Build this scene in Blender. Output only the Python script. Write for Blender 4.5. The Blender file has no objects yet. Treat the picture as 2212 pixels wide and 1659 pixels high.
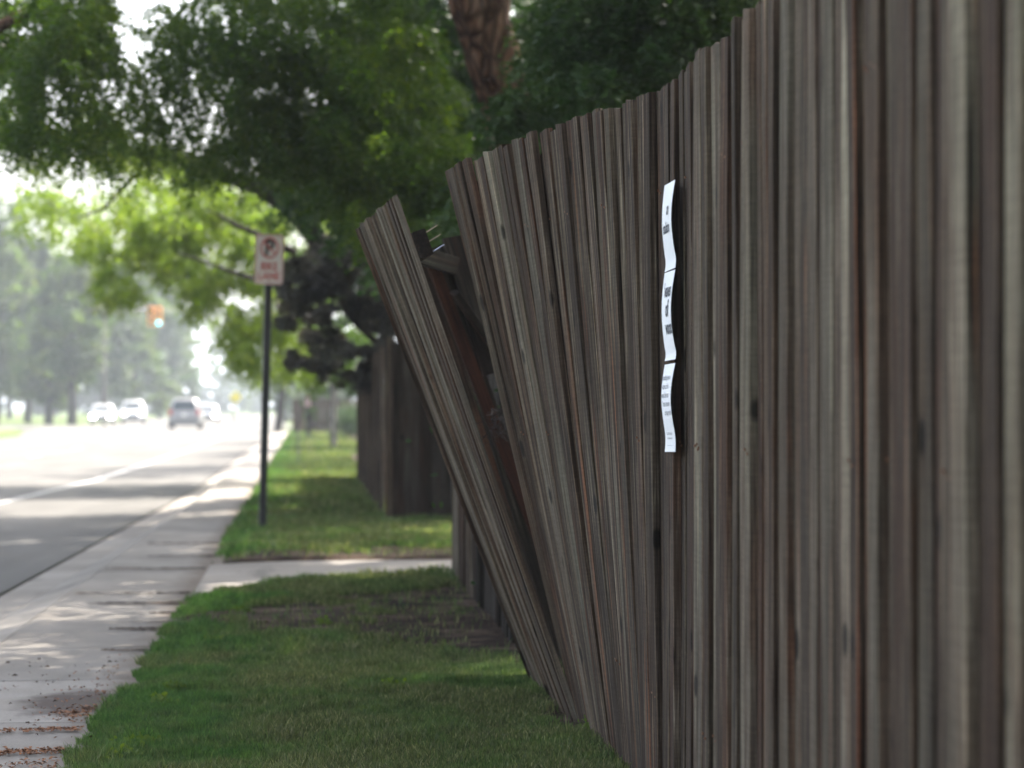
import bpy, math, random
import numpy as np
from mathutils import Vector, Matrix
random.seed(7); RNG = np.random.default_rng(7)
C = bpy.context.scene.collection
S = bpy.context.scene
rad = math.radians

# ------------------------------------------------------------------ camera
CAM_H = 1.14; FPX = 5461.0; YAW = rad(4.67); PITCH = rad(0.53)
cam_d = bpy.data.cameras.new('camera'); cam = bpy.data.objects.new('camera', cam_d); C.objects.link(cam)
cam.location = (0, 0, CAM_H); cam.rotation_euler = (math.pi/2 + PITCH, 0, -YAW)
cam_d.sensor_width = 36; cam_d.lens = 36*FPX/2212.0
cam_d.clip_start = 0.1; cam_d.clip_end = 4000
cam_d.dof.use_dof = True; cam_d.dof.focus_distance = 7.6; cam_d.dof.aperture_fstop = 3.7
cam_d.dof.aperture_blades = 0
S.camera = cam
# ------------------------------------------------------------------ world, sun, exposure
SUN_EL = rad(50); SUN_AZ = rad(38)       # azimuth from +Y towards +X
w = bpy.data.worlds.new('World'); S.world = w; w.use_nodes = True
nt = w.node_tree; bgn = nt.nodes['Background']
sky = nt.nodes.new('ShaderNodeTexSky'); sky.sky_type = 'NISHITA'; sky.sun_disc = False
sky.sun_elevation = SUN_EL; sky.sun_rotation = SUN_AZ
sky.air_density = 1.0; sky.dust_density = 5.0; sky.ozone_density = 1.0
hs = nt.nodes.new('ShaderNodeHueSaturation'); hs.inputs['Saturation'].default_value = .62   # smoke-whitened sky
nt.links.new(sky.outputs[0], hs.inputs['Color']); nt.links.new(hs.outputs[0], bgn.inputs[0]); bgn.inputs[1].default_value = 0.15
sl = bpy.data.lights.new('sun', 'SUN'); sun = bpy.data.objects.new('sun', sl); C.objects.link(sun)
sl.energy = 4.5; sl.angle = rad(0.6); sl.color = (1.0, 0.93, 0.83)
sd = Vector((math.sin(SUN_AZ)*math.cos(SUN_EL), math.cos(SUN_AZ)*math.cos(SUN_EL), math.sin(SUN_EL)))
sun.rotation_euler = sd.to_track_quat('Z', 'Y').to_euler(); sun.location = (20, 20, 40)
S.view_settings.view_transform = 'Standard'; S.view_settings.look = 'None'
S.view_settings.exposure = 2.15; S.view_settings.gamma = 1.0; S.view_settings.use_curve_mapping = False
S.render.engine = 'CYCLES'
cy = S.cycles
cy.use_denoising = True; cy.max_bounces = 8; cy.diffuse_bounces = 4; cy.glossy_bounces = 2
cy.transmission_bounces = 4; cy.transparent_max_bounces = 8; cy.volume_bounces = 0
cy.sample_clamp_indirect = 6; cy.caustics_reflective = False; cy.caustics_refractive = False

# ------------------------------------------------------------------ measuring helpers
def ray(px, py):
    v = Vector(((px-1106)/FPX, (829.5-py)/FPX, -1.0))
    return cam.rotation_euler.to_matrix() @ v
def at(px, py, Y):
    r = ray(px, py); k = Y/r.y
    return Vector((r.x*k, Y, CAM_H + r.z*k))
def gr(px, py, z=0.0):
    r = ray(px, py); k = (z-CAM_H)/r.z
    return Vector((r.x*k, r.y*k, z))

# ------------------------------------------------------------------ object helpers
def mesh_np(name, V, F=None, LT=None, LV=None):
    """V (n,3); F (m,k) constant-size faces"""
    me = bpy.data.meshes.new(name)
    V = np.asarray(V, dtype=np.float32); F = np.asarray(F, dtype=np.int32)
    me.vertices.add(len(V)); me.vertices.foreach_set('co', V.ravel())
    m, k = F.shape
    me.loops.add(m*k); me.loops.foreach_set('vertex_index', F.ravel())
    me.polygons.add(m); me.polygons.foreach_set('loop_start', np.arange(0, m*k, k, dtype=np.int32))
    me.polygons.foreach_set('loop_total', np.full(m, k, dtype=np.int32))
    me.update(calc_edges=True)
    return me
def link(name, me, mat=None, parent=None, loc=None):
    o = bpy.data.objects.new(name, me); C.objects.link(o)
    if mat is not None and me is not None and len(me.materials) == 0: me.materials.append(mat)
    if parent is not None: o.parent = parent
    if loc is not None: o.location = loc
    return o
def tag(o, label=None, cat=None, group=None, kind=None):
    if label: o['label'] = label
    if cat: o['category'] = cat
    if group: o['group'] = group
    if kind: o['kind'] = kind
    return o
def empty(name, loc, label, cat, group=None):
    o = bpy.data.objects.new(name, None); C.objects.link(o); o.location = loc
    o.empty_display_size = .1
    return tag(o, label, cat, group)

class MB:
    def __init__(s): s.v = []; s.f = []
    def add(s, vs, fs):
        n = len(s.v); s.v += [tuple(v) for v in vs]; s.f += [tuple(n+i for i in f) for f in fs]; return s
    def box(s, c, d, M=None, bev=0.0):
        hx, hy, hz = d[0]/2, d[1]/2, d[2]/2
        pts = [Vector((sx*hx, sy*hy, sz*hz)) for sx in (-1,1) for sy in (-1,1) for sz in (-1,1)]
        if bev > 0:
            # chamfered vertical edges
            b = bev; ring = [(-hx+b,-hy),(hx-b,-hy),(hx,-hy+b),(hx,hy-b),(hx-b,hy),(-hx+b,hy),(-hx,hy-b),(-hx,-hy+b)]
            pts = [Vector((x,y,z)) for z in (-hz,hz) for x,y in ring]
            fs = [tuple(reversed(range(8))), tuple(range(8,16))] + [(i,(i+1)%8,8+(i+1)%8,8+i) for i in range(8)]
        else:
            fs = [(0,1,3,2),(4,6,7,5),(0,4,5,1),(2,3,7,6),(0,2,6,4),(1,5,7,3)]
        if M is not None: pts = [M @ p for p in pts]
        return s.add([p+Vector(c) for p in pts], fs)
    def tube(s, pts, rs, n=8, cap=True):
        pts = [Vector(p) for p in pts]
        if not hasattr(rs, '__len__'): rs = [rs]*len(pts)
        vs = []; up = Vector((0,0,1))
        d0 = (pts[1]-pts[0]).normalized()
        u = d0.cross(up) if abs(d0.z) < .9 else d0.cross(Vector((1,0,0)))
        u.normalize()
        for i, p in enumerate(pts):
            d = (pts[min(i+1, len(pts)-1)]-pts[max(i-1,0)]).normalized()
            u = (u - d*u.dot(d)).normalized(); v = d.cross(u)
            for k in range(n):
                a = 2*math.pi*k/n; vs.append(p + (u*math.cos(a)+v*math.sin(a))*rs[i])
        fs = []
        for i in range(len(pts)-1):
            for k in range(n):
                fs.append((i*n+k, i*n+(k+1)%n, (i+1)*n+(k+1)%n, (i+1)*n+k))
        if cap: fs.append(tuple(reversed(range(n)))); fs.append(tuple((len(pts)-1)*n+k for k in range(n)))
        return s.add(vs, fs)
    def me(s, name, smooth=False):
        m = bpy.data.meshes.new(name); m.from_pydata(s.v, [], s.f); m.update()
        if smooth: m.polygons.foreach_set('use_smooth', [True]*len(m.polygons))
        return m
    def build(s, name, mat, parent=None, smooth=False, loc=None):
        return link(name, s.me(name, smooth), mat, parent, loc)

# ------------------------------------------------------------------ materials
def new_mat(name, rough=.8, spec=.3):
    m = bpy.data.materials.new(name); m.use_nodes = True
    b = m.node_tree.nodes['Principled BSDF']; b.inputs['Roughness'].default_value = rough
    b.inputs['Specular IOR Level'].default_value = spec
    return m, m.node_tree, b
def ramp(nt, src, stops, interp='LINEAR'):
    r = nt.nodes.new('ShaderNodeValToRGB'); r.color_ramp.interpolation = interp
    e = r.color_ramp.elements
    while len(e) < len(stops): e.new(.5)
    for i, (p, c) in enumerate(stops):
        e[i].position = p; e[i].color = (c[0], c[1], c[2], 1) if hasattr(c, '__len__') else (c, c, c, 1)
    nt.links.new(src, r.inputs[0]); return r.outputs[0]
def noise(nt, vec, scale, detail=4, rough=.55, dist=0.0):
    n = nt.nodes.new('ShaderNodeTexNoise'); n.inputs['Scale'].default_value = scale
    n.inputs['Detail'].default_value = detail; n.inputs['Roughness'].default_value = rough
    n.inputs['Distortion'].default_value = dist
    if vec is not None: nt.links.new(vec, n.inputs['Vector'])
    return n.outputs['Fac']
def mapping(nt, vec, scale=(1,1,1), loc=(0,0,0), rot=(0,0,0)):
    m = nt.nodes.new('ShaderNodeMapping'); m.inputs['Scale'].default_value = scale
    m.inputs['Location'].default_value = loc; m.inputs['Rotation'].default_value = rot
    nt.links.new(vec, m.inputs['Vector']); return m.outputs[0]
def mix(nt, fac, a, b, mode='MIX'):
    m = nt.nodes.new('ShaderNodeMix'); m.data_type = 'RGBA'; m.blend_type = mode
    for val, key in ((fac, 0), (a, 6), (b, 7)):
        if isinstance(val, (int, float)): m.inputs[key].default_value = val
        elif isinstance(val, tuple): m.inputs[key].default_value = (val[0], val[1], val[2], 1)
        else: nt.links.new(val, m.inputs[key])
    return m.outputs[2]
def mth(nt, op, a, b=None):
    m = nt.nodes.new('ShaderNodeMath'); m.operation = op
    for i, v in enumerate((a, b)):
        if v is None: continue
        if isinstance(v, (int, float)): m.inputs[i].default_value = v
        else: nt.links.new(v, m.inputs[i])
    return m.outputs[0]
def bump(nt, b, h, strength=.5, dist=.01):
    n = nt.nodes.new('ShaderNodeBump'); n.inputs['Strength'].default_value = strength
    n.inputs['Distance'].default_value = dist; nt.links.new(h, n.inputs['Height'])
    nt.links.new(n.outputs[0], b.inputs['Normal'])
def tc(nt, out='Object'):
    return nt.nodes.new('ShaderNodeTexCoord').outputs[out]
def geo_pos(nt): return nt.nodes.new('ShaderNodeNewGeometry').outputs['Position']

def wood(name, tone=1.0, red=0.0, fresh=False):
    m, nt, b = new_mat(name, .85, .15)
    oi = nt.nodes.new('ShaderNodeObjectInfo'); rnd = oi.outputs['Random']
    co = tc(nt)
    off = nt.nodes.new('ShaderNodeVectorMath'); off.operation = 'ADD'
    cx = nt.nodes.new('ShaderNodeCombineXYZ')
    for i, k in enumerate((31.7, 77.1, 53.3)): nt.links.new(mth(nt, 'MULTIPLY', rnd, k), cx.inputs[i])
    nt.links.new(co, off.inputs[0]); nt.links.new(cx.outputs[0], off.inputs[1]); v = off.outputs[0]
    streak = noise(nt, mapping(nt, v, (60, 60, 1.9)), 1.0, 6, .66, .25)
    fine = noise(nt, mapping(nt, v, (300, 300, 9)), 1.0, 3, .75)
    broad = noise(nt, mapping(nt, v, (16, 16, 1.5)), 1.0, 5, .62, .5)
    blot = noise(nt, mapping(nt, v, (3, 3, 2.3)), 1.0, 3, .5)
    saw = noise(nt, mapping(nt, v, (6, 6, 170)), 1.0, 2, .5)
    t = tone
    hf = noise(nt, mapping(nt, v, (170, 170, 2.4), (5, 2, 7)), 1.0, 4, .7, .15)
    if fresh:
        base = ramp(nt, streak, [(.25, (.07*t,.022*t,.012*t)), (.5, (.20*t,.07*t,.035*t)), (.75, (.30*t,.13*t,.07*t))])
    else:
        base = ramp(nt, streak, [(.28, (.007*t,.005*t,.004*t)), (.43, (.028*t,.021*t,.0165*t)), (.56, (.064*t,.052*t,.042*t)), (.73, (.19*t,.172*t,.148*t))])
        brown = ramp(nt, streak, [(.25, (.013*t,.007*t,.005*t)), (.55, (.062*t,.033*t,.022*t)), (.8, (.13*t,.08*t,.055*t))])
        bf = mth(nt, 'MULTIPLY', ramp(nt, broad, [(.46-red, 0.0), (.66-red, 1.0)]), ramp(nt, rnd, [(.2, .2), (.75, .95)]))
        base = mix(nt, bf, base, brown)
        # rusty red streaks low on a few boards
        rs = noise(nt, mapping(nt, v, (34, 34, .5)), 1.0, 2, .5)
        base = mix(nt, mth(nt, 'MULTIPLY', ramp(nt, rs, [(.61, 0.0), (.71, .7)]), ramp(nt, blot, [(.42, 0.0), (.58, 1.0)])), base, (.16*t,.062*t,.032*t))
        # silvery sheen of weathered lignin on some boards
        base = mix(nt, mth(nt, 'MULTIPLY', ramp(nt, mth(nt, 'FRACT', mth(nt, 'MULTIPLY', rnd, 7.31)), [(.40, .0), (.9, .75)]), ramp(nt, broad, [(.3, 1.0), (.6, .25)])), base, (.180*t,.180*t,.155*t))
    base = mix(nt, .6, base, ramp(nt, fine, [(.3, .55), (.5, 1.0), (.72, 1.3)]), 'MULTIPLY')
    base = mix(nt, .38, base, ramp(nt, saw, [(.35, .7), (.65, 1.25)]), 'MULTIPLY')
    base = mix(nt, .9, base, ramp(nt, mth(nt, 'FRACT', mth(nt, 'MULTIPLY', rnd, 3.77)), [(0, .62), (.7, 1.0), (.9, 1.25), (1, 1.7)]), 'MULTIPLY')
    base = mix(nt, .9, base, ramp(nt, hf, [(.32, .25), (.45, .85), (.56, 1.1), (.68, 1.9)]), 'MULTIPLY')
    base = mix(nt, 1.0, base, (.99, .925, .825), 'MULTIPLY')
    low = noise(nt, mapping(nt, v, (5, 5, .8), (1, 4, 2)), 1.0, 3, .55)
    base = mix(nt, 1.0, base, ramp(nt, low, [(.32, (.80,.69,.60)), (.5, (1.0,.98,.97)), (.66, (1.30,1.36,1.28))]), 'MULTIPLY')
    # cracks
    ck = noise(nt, mapping(nt, v, (90, 90, 1.6), (3, 9, 2)), 1.0, 2, .5, .2)
    crack = ramp(nt, ck, [(.30, .25), (.345, 1.0)])
    base = mix(nt, 1.0, base, crack, 'MULTIPLY')
    # knots
    vo = nt.nodes.new('ShaderNodeTexVoronoi'); vo.inputs['Scale'].default_value = 1.0
    nt.links.new(mapping(nt, v, (5.5, 5.5, 3.6)), vo.inputs['Vector'])
    base = mix(nt, 1.0, base, ramp(nt, vo.outputs['Distance'], [(.09, .2), (.14, 1.0)]), 'MULTIPLY')
    nt.links.new(base, b.inputs['Base Color'])
    h = mth(nt, 'ADD', mth(nt, 'ADD', streak, mth(nt, 'MULTIPLY', fine, .5)), mth(nt, 'ADD', mth(nt, 'MULTIPLY', crack, .8), mth(nt, 'MULTIPLY', saw, .25)))
    bump(nt, b, h, .55, .004)
    return m
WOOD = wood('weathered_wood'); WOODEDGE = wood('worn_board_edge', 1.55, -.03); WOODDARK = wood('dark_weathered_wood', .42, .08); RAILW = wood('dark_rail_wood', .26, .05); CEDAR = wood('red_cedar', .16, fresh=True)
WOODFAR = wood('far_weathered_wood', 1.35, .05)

def plain(name, col, rough=.6, spec=.3, metal=0.0, var=.25, scale=12):
    m, nt, b = new_mat(name, rough, spec); b.inputs['Metallic'].default_value = metal
    f = noise(nt, tc(nt), scale, 4)
    nt.links.new(ramp(nt, f, [(.3, tuple(c*(1-var) for c in col)), (.7, tuple(min(1, c*(1+var)) for c in col))]), b.inputs['Base Color'])
    return m
def leafmat(name, dark, mid, light, trans=.45, tcol=None, rough=.55, sc=1.7):
    m, nt, b = new_mat(name, rough, .25)
    out = nt.nodes['Material Output']
    f = noise(nt, geo_pos(nt), sc, 3, .6); g = noise(nt, geo_pos(nt), sc*11, 2, .6)
    ff = mth(nt, 'ADD', mth(nt, 'MULTIPLY', f, .55), mth(nt, 'MULTIPLY', g, .45))
    col = ramp(nt, ff, [(.36, dark), (.5, mid), (.66, light)])
    nt.links.new(col, b.inputs['Base Color'])
    tr = nt.nodes.new('ShaderNodeBsdfTranslucent')
    tint = tcol or (1.25, 1.35, .5)
    nt.links.new(mix(nt, 1.0, col, tint, 'MULTIPLY'), tr.inputs['Color'])
    ms = nt.nodes.new('ShaderNodeMixShader'); ms.inputs[0].default_value = trans
    nt.links.new(b.outputs[0], ms.inputs[1]); nt.links.new(tr.outputs[0], ms.inputs[2])
    nt.links.new(ms.outputs[0], out.inputs['Surface'])
    return m
LOCUST = leafmat('locust_leaf', (.022,.048,.008), (.043,.090,.012), (.12,.18,.018), .5, (1.5,1.4,.35))
YARD = leafmat('yard_leaf', (.012,.034,.010), (.020,.055,.010), (.045,.09,.014), .35)
LOCUSTUP = leafmat('upper_locust_leaf', (.016,.040,.009), (.028,.068,.012), (.060,.115,.017), .2)
LIME = leafmat('yellow_green_leaf', (.06,.10,.018), (.11,.165,.03), (.19,.22,.045), .55)
DARKLEAF = leafmat('dark_evergreen_leaf', (.013,.034,.010), (.024,.056,.013), (.055,.095,.018), .35, (1.3,1.3,.45))
PURPLE = leafmat('plum_leaf', (.024,.022,.022), (.040,.040,.036), (.065,.075,.042), .3, (1.2,1.0,.7))
MIDLEAF = leafmat('green_leaf', (.035,.07,.02), (.06,.105,.028), (.09,.14,.04), .4)
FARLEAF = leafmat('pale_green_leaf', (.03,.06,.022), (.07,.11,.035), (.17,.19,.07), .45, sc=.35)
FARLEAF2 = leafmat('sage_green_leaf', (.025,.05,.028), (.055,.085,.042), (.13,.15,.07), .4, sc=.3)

def bark(name, c0, c1, c2, zs=1.6, s=9):
    m, nt, b = new_mat(name, .9, .1)
    v = mapping(nt, tc(nt), (s, s, zs))
    a = noise(nt, v, 1.0, 6, .65, .25); vo = nt.nodes.new('ShaderNodeTexVoronoi'); vo.feature = 'DISTANCE_TO_EDGE'
    vo.inputs['Scale'].default_value = 1.2
    nt.links.new(mapping(nt, tc(nt), (s*1.2, s*1.2, zs*1.1)), vo.inputs['Vector'])
    e = ramp(nt, vo.outputs['Distance'], [(.0, .2), (.22, 1.0)])
    col = mix(nt, .85, ramp(nt, a, [(.3, c0), (.5, c1), (.7, c2)]), e, 'MULTIPLY')
    nt.links.new(col, b.inputs['Base Color'])
    bump(nt, b, mth(nt, 'ADD', a, e), .9, .05)
    return m
BARK = bark('reddish_bark', (.045,.022,.015), (.13,.068,.044), (.26,.16,.115), 1.3, 8)
BARKG = bark('grey_bark', (.035,.03,.027), (.075,.065,.055), (.12,.105,.09), 2.5, 14)

# ground-type materials
def concrete_mat(stain=True):
    m, nt, b = new_mat('pavement_concrete' if stain else 'footpath_concrete', .9, .2)
    p = geo_pos(nt); oi = nt.nodes.new('ShaderNodeObjectInfo').outputs['Random']
    a = noise(nt, p, 1.3, 5, .6); f = noise(nt, p, 90, 3, .7); st = noise(nt, mapping(nt, p, (1.6, .5, 1)), 1.0, 4, .6, .5)
    col = ramp(nt, a, [(.3, (.18,.162,.140)), (.55, (.235,.214,.188)), (.75, (.285,.262,.233))])
    col = mix(nt, .5, col, ramp(nt, f, [(.3, .7), (.65, 1.15)]), 'MULTIPLY')
    col = mix(nt, .8, col, ramp(nt, oi, [(0, .86), (1, 1.08)]), 'MULTIPLY')
    col = mix(nt, 1.0, col, ramp(nt, st, [(.3, .62), (.42, 1.0)]), 'MULTIPLY')
    if not stain:
        nt.links.new(col, b.inputs['Base Color']); bump(nt, b, f, .3, .004); return m
    sx = nt.nodes.new('ShaderNodeSeparateXYZ'); nt.links.new(p, sx.inputs[0])
    q = mapping(nt, p, (1/.30, 1/.52, 1), (.84/.30, -9.85/.52, 0), (0,0,0))
    ln = nt.nodes.new('ShaderNodeVectorMath'); ln.operation = 'LENGTH'; nt.links.new(q, ln.inputs[0])
    d = mth(nt, 'ADD', ln.outputs['Value'], mth(nt, 'MULTIPLY', mth(nt, 'SUBTRACT', noise(nt, p, 7, 4), .5), .9))
    col = mix(nt, ramp(nt, d, [(.55, .92), (1.1, 0.0)]), col, (.062,.045,.038))
    # dirt along the turf edge
    ed = mth(nt, 'ADD', sx.outputs[0], mth(nt, 'MULTIPLY', noise(nt, p, 5, 4), .22))
    col = mix(nt, ramp(nt, mth(nt, 'ADD', ed, .75), [(0.0, 0.0), (.14, .75)]), col, (.10,.075,.055))
    nt.links.new(col, b.inputs['Base Color']); bump(nt, b, f, .3, .004)
    return m
CONC = concrete_mat(); CONCP = concrete_mat(False)
def asphalt_mat():
    m, nt, b = new_mat('worn_asphalt', .88, .25)
    p = geo_pos(nt)
    a = noise(nt, mapping(nt, p, (.6, .12, 1)), 1.0, 5, .6); f = noise(nt, p, 140, 3, .7); c = noise(nt, mapping(nt, p, (2.2, .25, 1)), 1.0, 3)
    col = ramp(nt, a, [(.3, (.066,.063,.057)), (.7, (.108,.103,.094))])
    col = mix(nt, .5, col, ramp(nt, f, [(.3, .6), (.7, 1.3)]), 'MULTIPLY')
    col = mix(nt, .35, col, ramp(nt, c, [(.35, .6), (.6, 1.15)]), 'MULTIPLY')
    nt.links.new(col, b.inputs['Base Color']); bump(nt, b, f, .4, .006)
    return m
ASPH = asphalt_mat()
def soil_mat():
    m, nt, b = new_mat('bare_soil', .95, .1)
    p = geo_pos(nt)
    a = noise(nt, p, 3.0, 6, .65); f = noise(nt, p, 40, 4, .7)
    col = ramp(nt, a, [(.34, (.016,.010,.007)), (.5, (.050,.032,.022)), (.68, (.18,.125,.09))])
    col = mix(nt, .6, col, ramp(nt, f, [(.3, .5), (.7, 1.4)]), 'MULTIPLY')
    nt.links.new(col, b.inputs['Base Color']); bump(nt, b, mth(nt, 'ADD', a, f), 1.0, .05)
    return m
SOIL = soil_mat()
def field_mat():
    m, nt, b = new_mat('distant_turf', .95, .1)
    p = geo_pos(nt); a = noise(nt, p, .35, 5, .6); f = noise(nt, p, 9, 3, .7)
    col = ramp(nt, a, [(.35, (.05,.085,.02)), (.55, (.085,.12,.03)), (.75, (.17,.15,.08))])
    col = mix(nt, .5, col, ramp(nt, f, [(.3, .6), (.7, 1.3)]), 'MULTIPLY')
    nt.links.new(col, b.inputs['Base Color']); bump(nt, b, f, .5, .05)
    return m
FIELD = field_mat()
def blade_mat():
    m, nt, b = new_mat('grass_blade', .6, .25)
    out = nt.nodes['Material Output']; p = geo_pos(nt)
    big = noise(nt, mapping(nt, p, (1, .8, 0)), 1.5, 4, .6, .3); mid = noise(nt, mapping(nt, p, (1,1,0)), 9, 3, .6); at_ = nt.nodes.new('ShaderNodeAttribute'); at_.attribute_name = 'tone'; fine = at_.outputs['Fac']
    g = ramp(nt, mid, [(.3, (.028,.074,.017)), (.5, (.054,.122,.029)), (.72, (.100,.178,.045))])
    dry = ramp(nt, fine, [(.15, (.055,.072,.024)), (.6, (.115,.115,.052)), (.95, (.27,.235,.14))])
    sx = nt.nodes.new('ShaderNodeSeparateXYZ'); nt.links.new(p, sx.inputs[0])
    # the middle of the mown strip is drier than the kerb side
    mx = ramp(nt, mth(nt, 'ADD', sx.outputs[0], 1.0), [(.45, .0), (1.0, .17), ])
    fac = ramp(nt, mth(nt, 'ADD', big, mx), [(.46, .05), (.70, .78)])
    col = mix(nt, fac, g, dry)
    col = mix(nt, 1.0, col, ramp(nt, mth(nt, 'FRACT', mth(nt, 'MULTIPLY', fine, 5.3)), [(.0, .6), (.7, 1.15), (1, 1.75)]), 'MULTIPLY')
    nt.links.new(col, b.inputs['Base Color'])
    tr = nt.nodes.new('ShaderNodeBsdfTranslucent'); nt.links.new(mix(nt, 1.0, col, (1.2,1.35,.6), 'MULTIPLY'), tr.inputs['Color'])
    ms = nt.nodes.new('ShaderNodeMixShader'); ms.inputs[0].default_value = .4
    nt.links.new(b.outputs[0], ms.inputs[1]); nt.links.new(tr.outputs[0], ms.inputs[2]); nt.links.new(ms.outputs[0], out.inputs['Surface'])
    return m
BLADE = blade_mat()
PAINT = plain('road_paint', (.36,.355,.34), .7, var=.35, scale=5)
YPAINT = plain('yellow_road_paint', (.65,.42,.06), .7, var=.12, scale=20)
POLE = plain('dark_painted_steel', (.007,.008,.0075), .45, .4, 0, .3, 30)
GALV = plain('galvanised_steel', (.15,.14,.135), .5, .5, .3, .1, 30)
SIGNW = plain('sign_sheeting_white', (.62,.57,.54), .5, .4, 0, .06, 6)
SIGNR = plain('sign_red_faded', (.45,.10,.085), .5, .4, 0, .12, 20)
SIGNK = plain('sign_black', (.025,.028,.028), .5, .4, 0, .2, 20)
SIGNY = plain('sign_yellow', (.75,.62,.05), .5, .4, 0, .05, 6)
PAPER = plain('white_paper', (.80,.83,.86), .75, .15, 0, .02, 8)
INK = plain('grey_ink', (.07,.08,.10), .8, .1, 0, .2, 80)
RUST = plain('rusty_nail', (.16,.07,.035), .6, .4, .4, .4, 60)
NAILC = plain('pale_nail', (.42,.33,.24), .5, .4, .2, .2, 60)
STEEL = plain('bright_screw_steel', (.7,.71,.75), .25, .5, 1.0, .05, 60)
TYRE = plain('tyre_rubber', (.02,.02,.022), .8, .2, 0, .2, 20)
def glassmat():
    m, nt, b = new_mat('car_glass', .05, .6); 
    nt.links.new(ramp(nt, noise(nt, tc(nt), 3, 2), [(.3, (.02,.03,.035)), (.7, (.035,.045,.05))]), b.inputs['Base Color']); return m
GLASS = glassmat()
def emit(name, col, s):
    m, nt, b = new_mat(name, .3, .5); b.inputs['Base Color'].default_value = (*col, 1)
    b.inputs['Emission Color'].default_value = (*col, 1); b.inputs['Emission Strength'].default_value = s; return m

# ------------------------------------------------------------------ ground, road, pavement
def sheet(name, pts_l, pts_r, z, mat, kind='structure', parent=None):
    """strip between two polylines with the same number of points"""
    v = []; 
    for a, b_ in zip(pts_l, pts_r): v += [(a[0], a[1], z), (b_[0], b_[1], z)]
    f = [(2*i, 2*i+1, 2*i+3, 2*i+2) for i in range(len(pts_l)-1)]
    me = bpy.data.meshes.new(name); me.from_pydata(v, [], f); me.update()
    o = link(name, me, mat, parent)
    if kind and parent is None: o['kind'] = kind
    return o
RZ = -.10
g = MB(); R = 1800
g.add([(-R,-R,-.16),(R,-R,-.16),(R,R,-.16),(-R,R,-.16)], [(0,1,2,3)]); g.build('ground', FIELD)['kind'] = 'structure'
def XA(y):   # asphalt / gutter joint
    return -1.99 + .36*min(max((y-16.4)/21.6, -.4), 1.0)
def XB(y):   # crest of the rollover kerb
    return -1.47 + .14*min(max((y-13)/18, 0), 1.0)
def XC(y):   # turf edge
    return -.73 + .08*min(max((y-8)/8, 0), 1.0)
ys = [-30, 0, 6, 10, 14, 18, 22, 26, 30, 34, 38, 50, 80, 120, 148]
sheet('road', [(-15.2, y) for y in ys], [(XA(y)-.045, y) for y in ys], RZ, ASPH)
sheet('kerb_joint', [(XA(y)-.07, y) for y in ys], [(XA(y)+.02, y) for y in ys], RZ-.025, plain('joint_tar', (.012,.011,.010), .9, .1))
sheet('cross_street', [(-400, 148), (-400, 176)], [(200, 148), (200, 176)], RZ, ASPH)
sheet('far_road', [(-15.5, 176), (-18, 420)], [(-1.6, 176), (-1.0, 420)], RZ, ASPH)
# lane lines
st = lambda x0, x1, y0, y1, nm, m_, z=RZ+.004: sheet(nm, [(x0, y0), (x0, y1)], [(x1, y0), (x1, y1)], z, m_)
bx = [-4.6, -4.5, -4.3, -3.97, -3.56, -3.4, -3.4]; by = [-20, 10, 22, 32.7, 43.7, 70, 140]
sheet('bike_lane_line', [(x-.05, y) for x, y in zip(bx, by)], [(x+.05, y) for x, y in zip(bx, by)], RZ+.004, PAINT)
for y in range(-8, 140, 12): st(-6.95, -6.83, y, y+3, 'lane_dash', PAINT)
st(-9.98, -9.86, -20, 140, 'centre_line', YPAINT); st(-9.74, -9.62, -20, 140, 'centre_line', YPAINT)
st(-14.6, -1.9, 142.5, 143.1, 'stop_line', PAINT)
# pavement: a row of slabs with tooled joints; gutter pan and rolled kerb are slabs of their own
walk = bpy.data.objects.new('pavement', None); C.objects.link(walk); walk['kind'] = 'structure'
pan = bpy.data.objects.new('kerb_and_gutter', None); C.objects.link(pan); pan['kind'] = 'structure'
y = -2.0; k = 0
def slab(name, parent, corners, zs, th=.14):
    """corners: 4 xy, zs: 4 z"""
    c = MB(); cen = Vector((sum(p[0] for p in corners)/4, sum(p[1] for p in corners)/4, 0))
    top = [Vector((p[0], p[1], z))-cen for p, z in zip(corners, zs)]
    ins = [Vector((t.x*.994, t.y*.994, t.z)) for t in top]
    low = [Vector((t.x, t.y, t.z-.012)) for t in top]; bot = [Vector((t.x, t.y, t.z-th)) for t in top]
    fs = [(0,1,2,3)] + [(i, 4+i, 4+(i+1)%4, (i+1)%4) for i in range(4)] + [(4+i, 8+i, 8+(i+1)%4, 4+(i+1)%4) for i in range(4)]
    c.add(ins+low+bot, fs); o = c.build(name, CONC, parent, loc=cen); return o
while y < 118:
    L = 1.42 + random.uniform(-.03, .03) if y < 60 else 3.0
    a, b_ = y, y+L-.012
    t = random.uniform(-.003, .003)
    slab('slab', walk, [(XB(a), a), (XC(a)+.05, a), (XC(b_)+.05, b_), (XB(b_), b_)], [0+t, .004-t, .004+t, 0-t])
    # rolled kerb face and gutter pan
    m1 = lambda yy: XA(yy)+.27
    L2 = L
    slab('kerb_slab', pan, [(m1(a), a), (XB(a)-.006, a), (XB(b_)-.006, b_), (m1(b_), b_)], [RZ+.018, -.004, -.004, RZ+.018])
    slab('gutter_slab', pan, [(XA(a), a), (m1(a)-.004, a), (m1(b_)-.004, b_), (XA(b_), b_)], [RZ+.006, RZ+.016, RZ+.016, RZ+.006])
    y += L
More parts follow.
